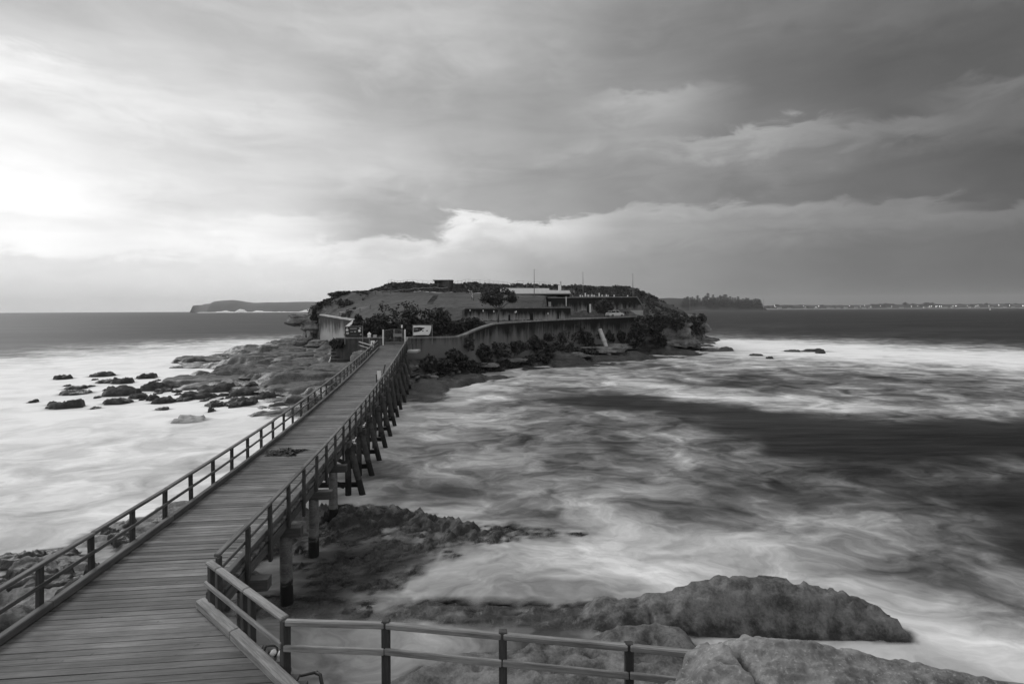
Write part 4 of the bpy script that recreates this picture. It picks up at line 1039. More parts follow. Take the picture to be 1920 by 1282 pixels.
for x0, x1, yt in [(999.6, 1044.8, 576), (1049.6, 1069, 577)]:
    pass
for x0 in (978, 1000.5, 1048, 1022):
    D = 104+(x0-872)/198*6.2
    opening('buttress', x0, x0+3.4, 579, 603, D, M['wall2b'], lc, 0.12, 0.4)
for x0, y0 in [(881.5, 580), (906, 581), (926, 582), (966, 583.5), (968, 582.5), (1027.5, 586)]:
    D = 104+(x0-872)/198*6.2
    opening('lamp_box', x0-0.9, x0+0.9, y0, y0+3.5, D, M['white'], lc, 0.12, 0.25)
u0, u1 = P(1021, 557.5, 131), P(1192, 556, 134)
uc = wallthing('upper_casemate', [u0, P(1090, 556.5, 132.2), P(1150, 556, 133.2), u1], 1.6, 5.6, M['wall2'], M['coping'], 'tall stained casemate wall with a pale doorway behind the courtyard tree', 'casemate', 0.25, 0.12)
def uD(x): return 131+(x-1021)/171*3.0
# sloping end of the wall, running down to the right
e0 = u1; e1 = P(1217, 594, 134.8)
V = [e0+Vector((0, 0, -0.25)), e1, Vector((e0.x, e0.y, e1.z-0.5)), Vector((e1.x, e1.y, e1.z-0.5))]
V += [p+Vector((0, 1.6, 0)) for p in V]
obj('sloping_end', mesh('sloping_end', V, [(0, 2, 3, 1), (4, 5, 7, 6), (0, 1, 5, 4), (2, 6, 7, 3), (1, 3, 7, 5), (0, 4, 6, 2)]), M['wall2'], uc)
beam('end_coping', e0+Vector((0.05, 0.75, -0.02)), e1+Vector((0, 0.75, 0.05)), 1.9, 0.22, M['coping'], uc)
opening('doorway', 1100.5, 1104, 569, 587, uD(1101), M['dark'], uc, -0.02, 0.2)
opening('door_leaf', 1104.8, 1108.2, 570, 586, uD(1105), M['white'], uc, 0.12, 0.25)
opening('plinth_band', 1166, 1206, 582, 595, uD(1180), M['pale'], uc, 0.0, 0.2)
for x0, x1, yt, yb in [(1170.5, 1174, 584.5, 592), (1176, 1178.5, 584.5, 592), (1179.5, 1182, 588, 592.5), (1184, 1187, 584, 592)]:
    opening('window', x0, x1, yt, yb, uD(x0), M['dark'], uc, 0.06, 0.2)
opening('drain_pipe', 1060.8, 1062.2, 556, 574, 129.5, M['white'], uc, 0.1, 0.2)
opening('pale_pier', 1028, 1033, 566, 575, 129.0, M['pale'], uc, 0.1, 0.6)
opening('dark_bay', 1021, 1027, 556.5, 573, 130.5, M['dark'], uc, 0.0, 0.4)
for x0, hgt in [(1088, 4), (1092, 3), (1097.5, 8), (1103, 4), (1110, 5), (1114, 4), (1123.5, 8), (1129, 4), (1137, 5), (1140.3, 3.5), (1151.5, 4), (1177, 3)]:
    D = uD(x0)+1.1; a = P(x0, 556, D)
    h_ = hgt/FPX*D*0.9
    vt = thing('roof_vent', (a.x, D, a.z), 'small pale vent standing along the top of the tall casemate wall', 'vent', 'vents along the casemate roof')
    tube('shaft', [(a.x, D, a.z-0.3), (a.x, D, a.z+h_*0.8)], 0.13, M['white'], vt, 8)
    tube('cap', [(a.x, D, a.z+h_*0.8), (a.x, D, a.z+h_*0.9), (a.x, D, a.z+h_)], [0.2, 0.2, 0.08], M['pale'], vt, 8)
# -- barracks with long pale roof
rb = P(1006, 552, 139)
bk = thing('barracks', (rb.x, rb.y, rb.z-3), 'long low barracks with a pale metal roof and one chimney behind the casemates', 'building')
ra, rc = P(968, 551, 136), P(1069, 550.5, 139)
V = [P(968, 550, 135.5), P(1070, 549.5, 138.5), P(1068, 544.5, 147), P(962, 543, 145)]; V += [p-fz*0.22 for p in V]
rf = obj('roof', mesh('roof', V, [(0, 1, 2, 3), (7, 6, 5, 4), (0, 4, 5, 1), (1, 5, 6, 2), (2, 6, 7, 3), (3, 7, 4, 0)]), M['roof'], bk)
V = [P(938, 547, 143), P(1030, 543.8, 147.5), P(1030, 540.5, 152), P(938, 540, 149)]; V += [p-fz*0.22 for p in V]
obj('roof', mesh('roof', V, [(0, 1, 2, 3), (7, 6, 5, 4), (0, 4, 5, 1), (1, 5, 6, 2), (2, 6, 7, 3), (3, 7, 4, 0)]), M['roof'], bk)
for k in range(13):
    a = P(968+k*8.3, 549.9-0.04*k, 135.5+0.25*k); b_ = P(963+k*8.6, 543+0.11*k, 145+0.16*k)
    beam('roof_seam', a+fz*0.03, b_+fz*0.03, 0.05, 0.05, M['roof'], rf)
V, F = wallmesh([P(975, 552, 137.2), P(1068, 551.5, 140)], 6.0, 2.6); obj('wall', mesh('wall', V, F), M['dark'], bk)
beam('fascia', P(968, 551.6, 135.4), P(1072, 551.0, 138.4), 0.12, 0.22, M['greymetal'], bk)
ch = P(1049.5, 545, 145.5)
block('chimney', ch+Vector((0, 0, 0.45)), (0.75, 0.75, 2.0), M['white'], bk); block('flue', ch+Vector((0.28, 0, 1.8)), (0.3, 0.3, 1.5), M['pale'], bk)
block('roof_vent', P(1013, 546, 141)+fz*0.1, (0.25, 0.25, 0.6), M['white'], bk)
# -- flagpoles
for x0, yt, yb, D, lb in [(1001.5, 506, 556, 129, 'tall bare flagpole standing in front of the pale barracks roof'), (1093, 511, 549, 138, 'tall bare flagpole between the barracks and the grassy mound'), (1186.5, 514, 556.5, 136, 'tall bare flagpole at the sloping end of the casemate wall')]:
    b0 = P(x0, yb, D); tp = P(x0, yt, D); b0.x = tp.x
    fp = thing('flagpole', b0, lb, 'flagpole', 'flagpoles on the fort')
    tube('pole', [b0-fz*1.0, b0.lerp(tp, 0.5), tp], [0.10, 0.085, 0.055], M['greymetal'], fp, 8)
    tube('truck', [tp, tp+fz*0.08, tp+fz*0.16], [0.05, 0.11, 0.03], M['greymetal'], fp, 8)
lp = P(988, 545, 150); lq = P(988, 531, 150)
lt = thing('light_pole', lp, 'thin light pole with a short arm behind the barracks roof', 'light pole')
tube('pole', [lp-fz*1, lq], 0.06, M['greymetal'], lt, 6); tube('arm', [lq, lq+Vector((0.5, 0, 0.05))], 0.05, M['greymetal'], lt, 6)
# -- hilltop bunker
bq = P(832, 535, 149)
bu = thing('bunker', (bq.x, bq.y, bq.z-1.5), 'small square concrete bunker on the crest of the island', 'bunker')
block('wall', (bq.x-1.3, bq.y+0.4, bq.z-0.5), (2.6, 3.0, 3.6), M['bunker'], bu, 0.10)
block('wall', (bq.x+1.15, bq.y-0.2, bq.z-0.5), (2.6, 2.6, 3.6), M['bunker'], bu, -0.12)
block('roof_slab', (bq.x-0.1, bq.y+0.1, bq.z+1.36), (5.5, 3.6, 0.2), M['coping'], bu, 0.02)
block('annex', (bq.x+3.6, bq.y+0.5, bq.z-0.4), (2.6, 2.2, 1.7), M['bunker'], bu)
block('opening', (bq.x-1.5, bq.y-1.12, bq.z+0.75), (1.9, 0.12, 0.28), M['dark'], bu, 0.10)
# -- hilltop railing
def isz(x, y): return float(isl_at(x, y))
def fence_run(name, pts, h, npost, mat, label, rails=(1.0, 0.5), r=0.035):
    b0 = pts[0]; t_ = thing(name, (b0[0], b0[1], isz(b0[0], b0[1])), label, 'railing')
    P3 = []
    seg = np.linspace(0, len(pts)-1, npost)
    for s_ in seg:
        i = min(int(s_), len(pts)-2); u = s_-i
        x_ = pts[i][0]*(1-u)+pts[i+1][0]*u; y_ = pts[i][1]*(1-u)+pts[i+1][1]*u
        P3.append(Vector((x_, y_, isz(x_, y_))))
    for p in P3: tube('post', [p-fz*0.3, p+fz*h], r, mat, t_, 6)
    for rr in rails: tube('rail', [p+fz*h*rr for p in P3], r*0.7, mat, t_, 5)
def xy(x, D): p = PX(x, D, 0); return (p.x, p.y)
fence_run('hilltop_railing', [xy(728, 153), xy(760, 154), xy(812, 154)], 1.25, 12, M['greymetal'], 'thin metal safety railing on the crest between the slope and the bunker')
fence_run('hilltop_railing', [xy(852, 155), xy(900, 157), xy(960, 160), xy(1032, 163)], 1.35, 22, M['greymetal'], 'thin metal safety railing on the crest between the bunker and the chimney')
def rope_run(pts, npost, label):
    b0 = pts[0]; t_ = thing('rope_fence', (b0[0], b0[1], isz(b0[0], b0[1])), label, 'rope fence')
    P3 = []
    for s_ in np.linspace(0, len(pts)-1, npost):
        i = min(int(s_), len(pts)-2); u = s_-i
        x_ = pts[i][0]*(1-u)+pts[i+1][0]*u; y_ = pts[i][1]*(1-u)+pts[i+1][1]*u
        P3.append(Vector((x_, y_, isz(x_, y_))))
    for p in P3: tube('post', [p-fz*0.2, p+fz*0.9], 0.06, M['post'], t_, 6)
    for a, b_ in zip(P3[:-1], P3[1:]):
        tube('rope', [a.lerp(b_, k/6)+fz*(0.85-0.22*math.sin(math.pi*k/6)) for k in range(7)], 0.055, M['rope'], t_, 5)
rope_run([xy(636, 121), xy(655, 120), xy(675, 119), xy(694, 118)], 4, 'pale sagging rope fence on the grass above the bastion wall')
rope_run([xy(691, 134), xy(712, 136), xy(735, 138), xy(775, 143), xy(800, 144), xy(840, 145)], 9, 'pale sagging rope fence along the foot of the crest by the lawn')
rope_run([xy(878, 141), xy(887, 137), xy(884, 128), xy(888, 118)], 5, 'pale rope fence running down the lawn edge beside the umbrella-shaped tree')
# lawn path and steps
st = thing('lawn_steps', (PX(812, 120, 0).x, 120, isz(*xy(812, 120))), 'flight of shallow pale steps set into the lawn', 'steps')
for k in range(12):
    D = 113+k*2.0; x_, y_ = xy(807+k*1.0, D); block('step', (x_, y_, isz(x_, y_)+0.03), (1.3, 0.7, 0.16), M['stone'], st)
pth = []
for k in range(30):
    x_, y_ = xy(775+k*4.4, 140.5+math.sin(k*0.4)*0.5); pth.append((x_, y_))
V, F = [], []
for (x_, y_) in pth:
    V += [(x_, y_, isz(x_, y_)+0.06), (x_, y_+0.9, isz(x_, y_+0.9)+0.06)]
for k in range(len(pth)-1): F.append((2*k, 2*k+2, 2*k+3, 2*k+1))
tag(obj('gravel_path', mesh('gravel_path', V, F), M['pale']), kind='structure')

# ================================================================== gate, signs and the end of the bridge
G0, G1 = P(718.5, 645, 76.4), P(759.5, 645, 76.4); gz0 = bz(76.4)-0.1
gt = thing('entrance_gate', ((G0.x+G1.x)/2, 76.4, gz0), 'arched double mesh gate between two white posts at the island end of the bridge', 'gate')
W_ = G1.x-G0.x; H_ = 2.35
for x_ in (G0.x, G1.x): block('gate_post', (x_, 76.4, gz0+1.12), (0.17, 0.17, 2.35), M['white'], gt)
for sd in (0, 1):
    x0 = G0.x+0.12 if sd == 0 else (G0.x+G1.x)/2+0.02; x1 = (G0.x+G1.x)/2-0.02 if sd == 0 else G1.x-0.12
    lf_me = []
    def arch(x_): u = (x_-(G0.x+G1.x)/2)/(W_/2); return gz0+H_-0.25*u*u
    fr = [([Vector((x0, 76.4, gz0+0.08)), Vector((x0, 76.4, arch(x0)))], 0.035), ([Vector((x1, 76.4, gz0+0.08)), Vector((x1, 76.4, arch(x1)))], 0.04),
          ([Vector((x0, 76.4, gz0+0.1)), Vector((x1, 76.4, gz0+0.1))], 0.03), ([Vector((x0+(x1-x0)*k/6, 76.4, arch(x0+(x1-x0)*k/6))) for k in range(7)], 0.035)]
    lf = tubes('gate_leaf', fr, M['greymetal'], gt)
    bars = [([Vector((x0+(x1-x0)*k/15, 76.4, gz0+0.1)), Vector((x0+(x1-x0)*k/15, 76.4, arch(x0+(x1-x0)*k/15)))], 0.010) for k in range(1, 15)]
    bars += [([Vector((x0, 76.4, gz0+0.1+k*0.17)), Vector((x1, 76.4, gz0+0.1+k*0.17))], 0.007) for k in range(1, 12)]
    tubes('gate_mesh', bars, M['darkmetal'], lf, 4)
a = P(746, 627, 76.4); block('notice', (a.x, 76.33, a.z-0.1), (1.3, 0.03, 0.45), M['greymetal'], gt)
# white name sign and posts about the gate
def small_sign(name, x0, x1, yt, yb, D, mat, label, cat='sign', post=True, foot=None):
    a, b_ = P(x0, yt, D), P(x1, yb, D); cx_ = (a.x+b_.x)/2
    f0 = foot if foot is not None else isz(cx_, D)
    t_ = thing(name, (cx_, D, f0), label, cat)
    block('panel', (cx_, D, (a.z+b_.z)/2), (abs(b_.x-a.x), 0.05, abs(a.z-b_.z)), mat, t_, 0, 0.008)
    if post: beam('post', (cx_, D+0.08, f0-0.2), (cx_, D+0.08, a.z-0.05), 0.09, 0.09, M['greymetal'], t_, up=(0, 1, 0))
    return t_
t_ = small_sign('warning_sign', 695, 702.5, 638.5, 651, 73.3, M['white'], 'white warning notice on the bridge rail left of the gate', foot=bz(73))
a = P(698.5, 645, 73.3); block('symbol', (a.x, 73.265, a.z+0.08), (0.10, 0.02, 0.38), M['dark'], t_, 0, 0.004)
small_sign('gate_notice', 752, 755, 609, 614.5, 77.5, M['white'], 'little white notice standing above the top corner of the gate', foot=5.0)
fp_ = P(763.5, 640, 76.0)
beam_o = thing('marker_post', (fp_.x, 76, 4.8), 'short pale square post beside the right-hand gate post', 'post')
beam('shaft', (fp_.x, 76, 4.7), P(763.5, 633, 76), 0.22, 0.22, M['pale'], beam_o, up=(0, 1, 0)); block('head', P(763.5, 632.6, 76), (0.3, 0.3, 0.12), M['pale'], beam_o)
a = P(692.5, 633, 78); lh = thing('lantern_box', (a.x, 78, a.z), 'small white house-shaped lantern box on the gate wall', 'lantern')
block('box', a+Vector((0, 0, 0.28)), (0.42, 0.35, 0.52), M['white'], lh); V = [(-.27, -.22, 0), (.27, -.22, 0), (.27, .22, 0), (-.27, .22, 0), (0, 0, .30)]
obj('cap', mesh('cap', V, [(0, 1, 4), (1, 2, 4), (2, 3, 4), (3, 0, 4), (3, 2, 1, 0)]), M['white'], lh, Matrix.Translation(a+Vector((0, 0, 0.54))))
beam('foot', a-fz*0.9, a+fz*0.02, 0.12, 0.12, M['greymetal'], lh, up=(0, 1, 0))
a = P(703, 632.5, 78.2); mb = thing('meter_box', (a.x, 78.2, a.z), 'small pale flat-topped box on the gate wall beside the lantern', 'box')
block('case', a+Vector((0, 0, 0.16)), (0.5, 0.3, 0.34), M['pale'], mb); block('lid', a+Vector((0, 0, 0.35)), (0.56, 0.36, 0.05), M['pale'], mb)
def flat(name, pts, y, mat, parent):
    """flat print on a board: outline in photo pixels at distance y"""
    V = [P(x, yy, y) for x, yy in pts]
    return obj(name, mesh(name, V, [tuple(range(len(V)))]), mat, parent)
# dark information board
D = 80.0
a, b_ = P(646.5, 612.5, D), P(680, 631.5, D); cx_ = (a.x+b_.x)/2
ib = thing('information_board', (cx_, D, 5.6), 'dark information board with small pale pictures standing on the gate wall', 'sign')
block('panel', (cx_, D, (a.z+b_.z)/2), (b_.x-a.x, 0.06, a.z-b_.z), M['signdark'], ib, 0, 0.01)
for x_ in (a.x, b_.x): beam('post', (x_, D, 4.9), (x_, D, a.z+0.06), 0.09, 0.09, M['greymetal'], ib, up=(0, 1, 0))
beam('frame_bar', (a.x, D, a.z+0.05), (b_.x, D, a.z+0.05), 0.08, 0.06, M['greymetal'], ib)
for pts, mt in [([(648.5, 617), (653, 617), (653, 620.3), (648.5, 620.3)], 'white'), ([(649.5, 614.4), (651.8, 614.4), (651.8, 616.4), (649.5, 616.4)], 'pale'), ([(649, 623), (653.5, 622.5), (654.5, 625.5), (652, 627), (649, 626)], 'pale'), ([(671.5, 618), (675, 617.4), (676.5, 620), (675, 622.4), (671.8, 622)], 'white'), ([(673, 614), (676.5, 613.6), (677.3, 616.5), (674, 617)], 'pale'), ([(663.5, 620.5), (668, 620.5), (666.5, 623), (664.5, 622.8)], 'pale'),
               ([(656, 615), (669, 614.6), (669, 617), (656, 617.3)], 'greymetal'), ([(657, 621), (662, 621), (662, 622.6), (657, 622.6)], 'greymetal'), ([(675, 626), (676.5, 626), (676.5, 628), (675, 628)], 'pale'), ([(677, 626), (678, 626), (678, 628), (677, 628)], 'pale'), ([(657, 626.5), (669, 626.5), (669, 629), (657, 629)], 'darkmetal')]:
    flat('picture', pts, D-0.036, M[mt], ib)
# pale map board
D = 79.0
a, b_ = P(774, 609, D), P(810.5, 631.5, D)
mbd = thing('map_board', ((a.x+b_.x)/2, D, 5.6), 'white map board showing a dark island outline beside the gate', 'sign')
for x_ in (a.x, b_.x): beam('post', (x_, D, 4.9), (x_, D, a.z+0.05), 0.09, 0.09, M['greymetal'], mbd, up=(0, 1, 0))
beam('frame_bar', (a.x, D, a.z), (b_.x, D, a.z), 0.08, 0.06, M['greymetal'], mbd)
block('panel', ((a.x+b_.x)/2, D+0.02, (a.z+b_.z)/2), (b_.x-a.x-0.06, 0.05, a.z-b_.z-0.1), M['signdark'], mbd, 0, 0.01)
flat('map_sheet', [(774.8, 610), (781, 610.4), (788, 609.9), (800, 610.2), (808.5, 610.4), (808.6, 614), (807.6, 620), (806, 625), (803.4, 628.2), (797, 627.7), (789, 627.9), (781, 628.3), (774.9, 629)], D-0.01, M['white'], mbd)
flat('island_outline', [(775.4, 614.2), (781, 613.6), (786, 613.2), (791, 613.9), (796.5, 614.6), (795, 616.4), (792, 617.4), (790.6, 619.6), (787, 621), (784, 622), (779, 622.8), (775.4, 622.9)], D-0.014, M['signdark'], mbd)
for pts in ([(777, 616.5), (778.6, 615.6), (779.4, 618.6), (777.6, 619.4)], [(780.5, 615.4), (783.5, 616.2), (782.5, 619.6), (780.6, 618.4)], [(784.6, 617.6), (786.6, 617.2), (786.2, 619.4)]):
    flat('map_detail', pts, D-0.018, M['greymetal'], mbd)
for pts in ([(791.5, 619.6), (794.4, 619), (793.8, 621.4), (792, 621.6)], [(799, 619.4), (802.6, 619), (802, 620.8), (799.4, 621)]):
    flat('islet', pts, D-0.014, M['signdark'], mbd)
# pale threshold slabs, splayed rails
for nm, x0, x1, y0, y1, D, lb in [('threshold_slab', 700, 715, 653, 660, 72.5, 'pale concrete slab left of the deck before the gate'), ('threshold_slab', 757, 780, 652, 658, 73.5, 'pale concrete slab right of the deck before the gate')]:
    a, b_ = P(x0, y1, D), P(x1, y1, D); z_ = a.z
    o = block(nm, ((a.x+b_.x)/2, D+1.4, z_-0.12), (b_.x-a.x+0.3, 2.8, 0.3), M['pale'], None, 0, 0.03); tag(o, lb, 'slab', 'slabs at the island end of the bridge')
sr = thing('splayed_rail', bpt(73, -2.0, 0), 'short pale rail splaying out left from the island end of the bridge', 'railing')
r0, r1 = P(697, 647.5, 72.8), P(673, 640.5, 77)
beam('top_rail', r0, r1, 0.12, 0.1, M['rope'], sr); beam('mid_rail', r0-fz*0.5, r1-fz*0.5, 0.06, 0.1, M['rope'], sr)
for k in (0.05, 0.5, 0.95): q = r0.lerp(r1, k); beam('rail_post', q-fz*1.2, q, 0.1, 0.1, M['post'], sr, up=(0, 1, 0))
sr = thing('splayed_rail', bpt(74, 2.0, 0), 'short dark rail splaying out right from the island end of the bridge', 'railing')
r0, r1 = P(757, 648, 74.5), P(794, 640, 78)
beam('top_rail', r0, r1, 0.1, 0.1, M['post'], sr)
for k in (0.16, 0.45): q = r0.lerp(r1, k); beam('rail_post', q-fz*1.1, q, 0.12, 0.12, M['post'], sr, up=(0, 1, 0))
# abutment, steps and shore rail left of the bridge end
ab = P(678, 680, 72)
o = thing('abutment', (ab.x, 73, 1.0), 'pale rubble stone abutment under the left side of the bridge end', 'abutment')
me_ = rockmesh('masonry', 1.6, 2.0, 2.2, 5.5, 0.35); obj('masonry', me_, M['cliff'], o, Matrix.Translation((P(676, 660, 74).x, 74.5, 2.3)))
ss_ = thing('shore_steps', PZ(620, 700, 1.0), 'worn stone steps with a pale handrail climbing from the reef to the wall', 'steps')
for k in range(7):
    D = 79+k*1.3; z_ = 1.2+k*0.42
    c_ = P(650, 660, D); block('step', (c_.x-0.5, D, z_-0.2), (3.6, 1.4, 0.45), M['pale'] if k < 2 else M['stone'], ss_, 0.1, 0.04)
h0, h1 = P(609, 700, 78.5), P(624, 662, 86)
tube('handrail', [h0-fz*0.1, h0.lerp(h1, 0.5), h1], 0.14, M['rope'], ss_, 8)
for k in (0.1, 0.55, 0.95): q = h0.lerp(h1, k); tube('baluster', [q-fz*1.4, q], 0.07, M['post'], ss_, 6)
pb = PZ(603, 708, 1.0); o = obj('fallen_block', rockmesh('fallen_block', 1.0, 0.6, 0.5, 3.3, 0.4), M['pale'], None, Matrix.Translation((pb.x, pb.y, pb.z+0.1))); tag(o, 'pale fallen stone block on the reef at the foot of the steps', 'stone')

# ================================================================== cliffs at both ends of the island
def cliff(name, lumps, label, veg=()):
    x_, yt, D = lumps[0][0], lumps[0][1], lumps[0][2]; a = P(x_, yt, D)
    t_ = thing(name, (a.x, a.y, 0), label, 'cliff')
    for i, (x_, y_, D, wpx, hpx, dep, mt) in enumerate(lumps):
        c_ = P(x_, y_, D); me_ = rockmesh('rock_mass', wpx/FPX*D/2*1.2, dep, hpx/FPX*D/2*1.15, i*2.31+x_*0.01, 0.5, 72 if wpx > 25 else 26, 48 if wpx > 25 else 16, lay=0.0, strata=0.55 if wpx > 25 else 0.2)
        obj('rock_mass', me_, M[mt], t_, Matrix.Translation(c_))
cliff('undercut_cliff', [(570, 600, 130, 46, 22, 4, 'cliff'), (562, 592, 131, 30, 10, 3, 'cliff'), (588, 612, 129, 34, 26, 3.5, 'cliff'), (582, 628, 127.5, 9, 22, 1.4, 'palerock'), (592, 628, 129.5, 26, 26, 2.5, 'surfrock'), (570, 641, 126, 38, 14, 3, 'cliff'), (596, 644, 121, 34, 12, 3, 'cliff')], 'undercut pale sandstone cliff with an overhanging lip at the seaward end of the bastion wall')
cliff('overgrown_cliff', [(1255, 622, 128, 84, 56, 5, 'cliff'), (1290, 612, 131, 58, 40, 5, 'cliff'), (1295, 612, 133, 44, 30, 4, 'cliff'), (1215, 630, 122, 50, 30, 4, 'cliff'), (1285, 634, 130, 60, 22, 4, 'cliff'), (1303, 625, 134, 26, 26, 3, 'cliff'), (1240, 645, 123, 70, 10, 4, 'cliff')], 'overgrown sandstone cliff at the far right end of the sea wall')
cliff('sandstone_ledge', [(1115, 655, 107, 110, 12, 2.5, 'cliff'), (1060, 664, 101, 90, 8, 2.2, 'cliff'), (1160, 650, 112, 70, 10, 2.5, 'cliff'), (960, 676, 92, 60, 8, 2.0, 'cliff'), (905, 684, 86, 60, 8, 1.8, 'cliff')], 'low banded sandstone ledge at the waterline below the sea wall')
_r = np.random.default_rng(31)
rbk = []
for k in range(60):
    x_ = 764+105*_r.random(); D = np.interp(x_, [764, 870], [66.5, 77])+_r.random()*7.5
    q_ = xy(x_, D); z_ = isz(*q_); rbk.append((x_, 580+(10-z_-0.1)/D*1000, D, 5+16*_r.random()**2, 3+7*_r.random()**1.5, 0.35+0.8*_r.random(), 'cliff' if k % 3 else 'stone'))
cliff('rubble_bank', rbk, 'tumbled rubble stones on the bank right of the bridge end')
pp = P(1139, 640, 108); pq = P(1142, 668, 105.5)
o = thing('outfall_pipe', pq, 'pale leaning outfall pipe running down the ledge below the sea wall', 'pipe')
tube('pipe', [P(1125, 618, 109.5), P(1133, 640, 107.5), P(1143, 668, 105)], 0.42, M['pale'], o, 10, 0.1); tube('collar', [P(1132, 637, 107.7), P(1134, 643, 107.3)], 0.5, M['pale'], o, 10)

# ================================================================== plants
def leafcloud(rng, lobes, n, size, flat_=1.0):
    """quads scattered through a set of ellipsoidal lobes (cx,cy,cz,rx,ry,rz)"""
    lob = np.array(lobes, float); vol = lob[:, 3]*lob[:, 4]*lob[:, 5]; pick = rng.choice(len(lob), n, p=vol**0.7/(vol**0.7).sum())
    u = rng.normal(size=(n, 3)); u /= np.linalg.norm(u, axis=1)[:, None]
    r = 0.50+0.55*rng.random(n)**0.7; r = np.where(rng.random(n) < 0.10, r*1.35, r)
    L = lob[pick]; c = L[:, :3]+u*r[:, None]*L[:, 3:]
    k = fbm(c[:, 0]*0.9, c[:, 1]*0.9, c[:, 2]*0.9, o=2); keep = k > 0.36
    c = c[keep]; u = u[keep]; n = len(c)
    nrm = u+rng.normal(size=(n, 3))*0.7; nrm /= np.linalg.norm(nrm, axis=1)[:, None]
    a = np.cross(nrm, rng.normal(size=(n, 3))); a /= np.linalg.norm(a, axis=1)[:, None]; b_ = np.cross(nrm, a)
    s = size*(0.6+0.8*rng.random(n))[:, None]
    V = np.stack([c-a*s, c-b_*s*0.55, c+a*s, c+b_*s*0.55], 1).reshape(-1, 3)
    return V, np.arange(4*n).reshape(-1, 4)
def plant(name, base, rx, ry, rz, n, size, seed, label, cat='shrub', group=None, mat='leaf', nl=9, trunk=None, lift=0.45):
    rng = np.random.default_rng(seed); lobes = []
    for i in range(nl+6):
        a = rng.random()*2*math.pi; q = rng.random()**0.6*0.88; env = (1-q*q)**0.5
        k = (0.16+0.26*rng.random())*(0.6+0.4*env); zz = rz*2*(0.10+0.78*env*rng.random())
        lobes.append((math.cos(a)*q*rx, math.sin(a)*q*ry, zz, rx*k*1.15, ry*k*1.1, rz*k*1.25))
    lobes.append((0, 0, rz*0.75, rx*0.62, ry*0.62, rz*0.72))
    t_ = thing(name, base, label, cat, group)
    V, F = leafcloud(rng, lobes, n, size); V = V.copy(); V[:, 2] = np.maximum(V[:, 2], -0.3)
    obj('foliage' if cat == 'shrub' else 'crown', rawmesh('foliage', V, F), M[mat], t_, WM[t_.name])
    # woody stems
    if trunk is None:
        ls = [([Vector((0, 0, -0.3)), Vector((l[0]*0.5, l[1]*0.5, l[2]*0.5)), Vector((l[0], l[1], l[2]))], [0.10, 0.07, 0.03]) for l in lobes[:5]]
        o = tubes('stem', ls, M['trunk'], None, 6)
        del WM[o.name]; o.parent = t_; o.matrix_basis = Matrix.Identity(4)
    return t_, lobes
def onisl(x, D): q = xy(x, D); return Vector((q[0], q[1], isz(*q)))
def pxb(x, yb, D): q = P(x, yb, D); return q
SHRUBS = [ # px centre x, bottom y, D, width px, height px, label
 (738, 632, 86, 92, 66, 'tall dense dark bush directly behind the bridge gate'),
 (697, 632, 84, 52, 42, 'dark bush between the information board and the gate'),
 (822, 628, 88, 70, 50, 'broad dark bush behind the map board'),
 (778, 632, 87, 44, 40, 'dark bush between the gate and the map board'),
 (674, 620, 92, 30, 26, 'dark bush behind the information board by the wing wall'),
 (888, 618, 90, 66, 22, 'low clipped dark hedge above the bend of the sea wall'),
 (860, 622, 87, 30, 18, 'small dark shrub at the foot of the clipped hedge'),
 (640, 562, 136, 44, 14, 'wind-flattened dark scrub on the shoulder above the cliff'),
 (650, 574, 128, 34, 9, 'low dark scrub patch at the edge of the lawn'),
 (590, 606, 127.5, 12, 26, 'narrow dark creeper hanging beside the bastion wall'),
 (632, 652, 82.5, 22, 20, 'small dark shrub at the left end of the gate wall'),
 (606, 580, 131, 50, 12, 'spiky coastal scrub along the top of the undercut cliff'),
]
for i, (x_, yb, D, wp, hp, lb) in enumerate(SHRUBS):
    c_ = P(x_, yb, D); rx = wp/FPX*D/2; rz = hp/FPX*D/2
    plant('hedge' if 'hedge' in lb else 'bush', c_, rx*1.12, max(rx*0.8, 1.0), rz*1.12, int(1100+500*rx), 0.24, 100+i, lb, 'shrub', 'bushes on the island', 'leaf', 10)
SL = [(1040, 648, 103, 60, 36), (1005, 656, 97, 46, 26), (1080, 646, 107, 56, 34), (970, 662, 93, 44, 24), (1115, 638, 111, 30, 24), (1163, 640, 115, 20, 26), (935, 668, 89, 44, 26), (1140, 640, 113, 26, 20), (902, 672, 86, 40, 28), (878, 655, 83, 18, 26), (870, 690, 80, 40, 22), (1196, 648, 118, 26, 50), (1208, 622, 121, 30, 34), (1228, 640, 122, 20, 60), (1245, 612, 126, 26, 26), (1268, 622, 127.5, 26, 34), (1297, 628, 131, 32, 40), (1312, 620, 134, 20, 30), (1282, 610, 131, 30, 24), (1240, 654, 122, 18, 26), (835, 700, 76, 40, 24), (808, 690, 74.5, 30, 24), (1310, 636, 133, 16, 24), (1020, 640, 100, 30, 18), (850, 672, 79, 30, 20), (1300, 634, 130.5, 36, 46), (1232, 628, 121.5, 30, 44), (1310, 612, 132.5, 24, 22), (1190, 636, 117, 34, 36), (1216, 610, 122, 40, 20), (1268, 606, 127.5, 44, 18)]
_r = np.random.default_rng(12)
for k in range(64):
    x_ = 795+395*(k+_r.random())/64; D = np.interp(x_, [800, 860, 960, 1100, 1185], [76.5, 81, 91, 105, 115])+_r.normal()*0.8
    q_ = xy(x_, D); z_ = isz(*q_); yb_ = 580+(10-z_)/D*1000-(x_-960)*ST
    SL.append((x_, yb_+1.5, D, 14+34*_r.random()**1.5, 6+12*_r.random()**1.5))
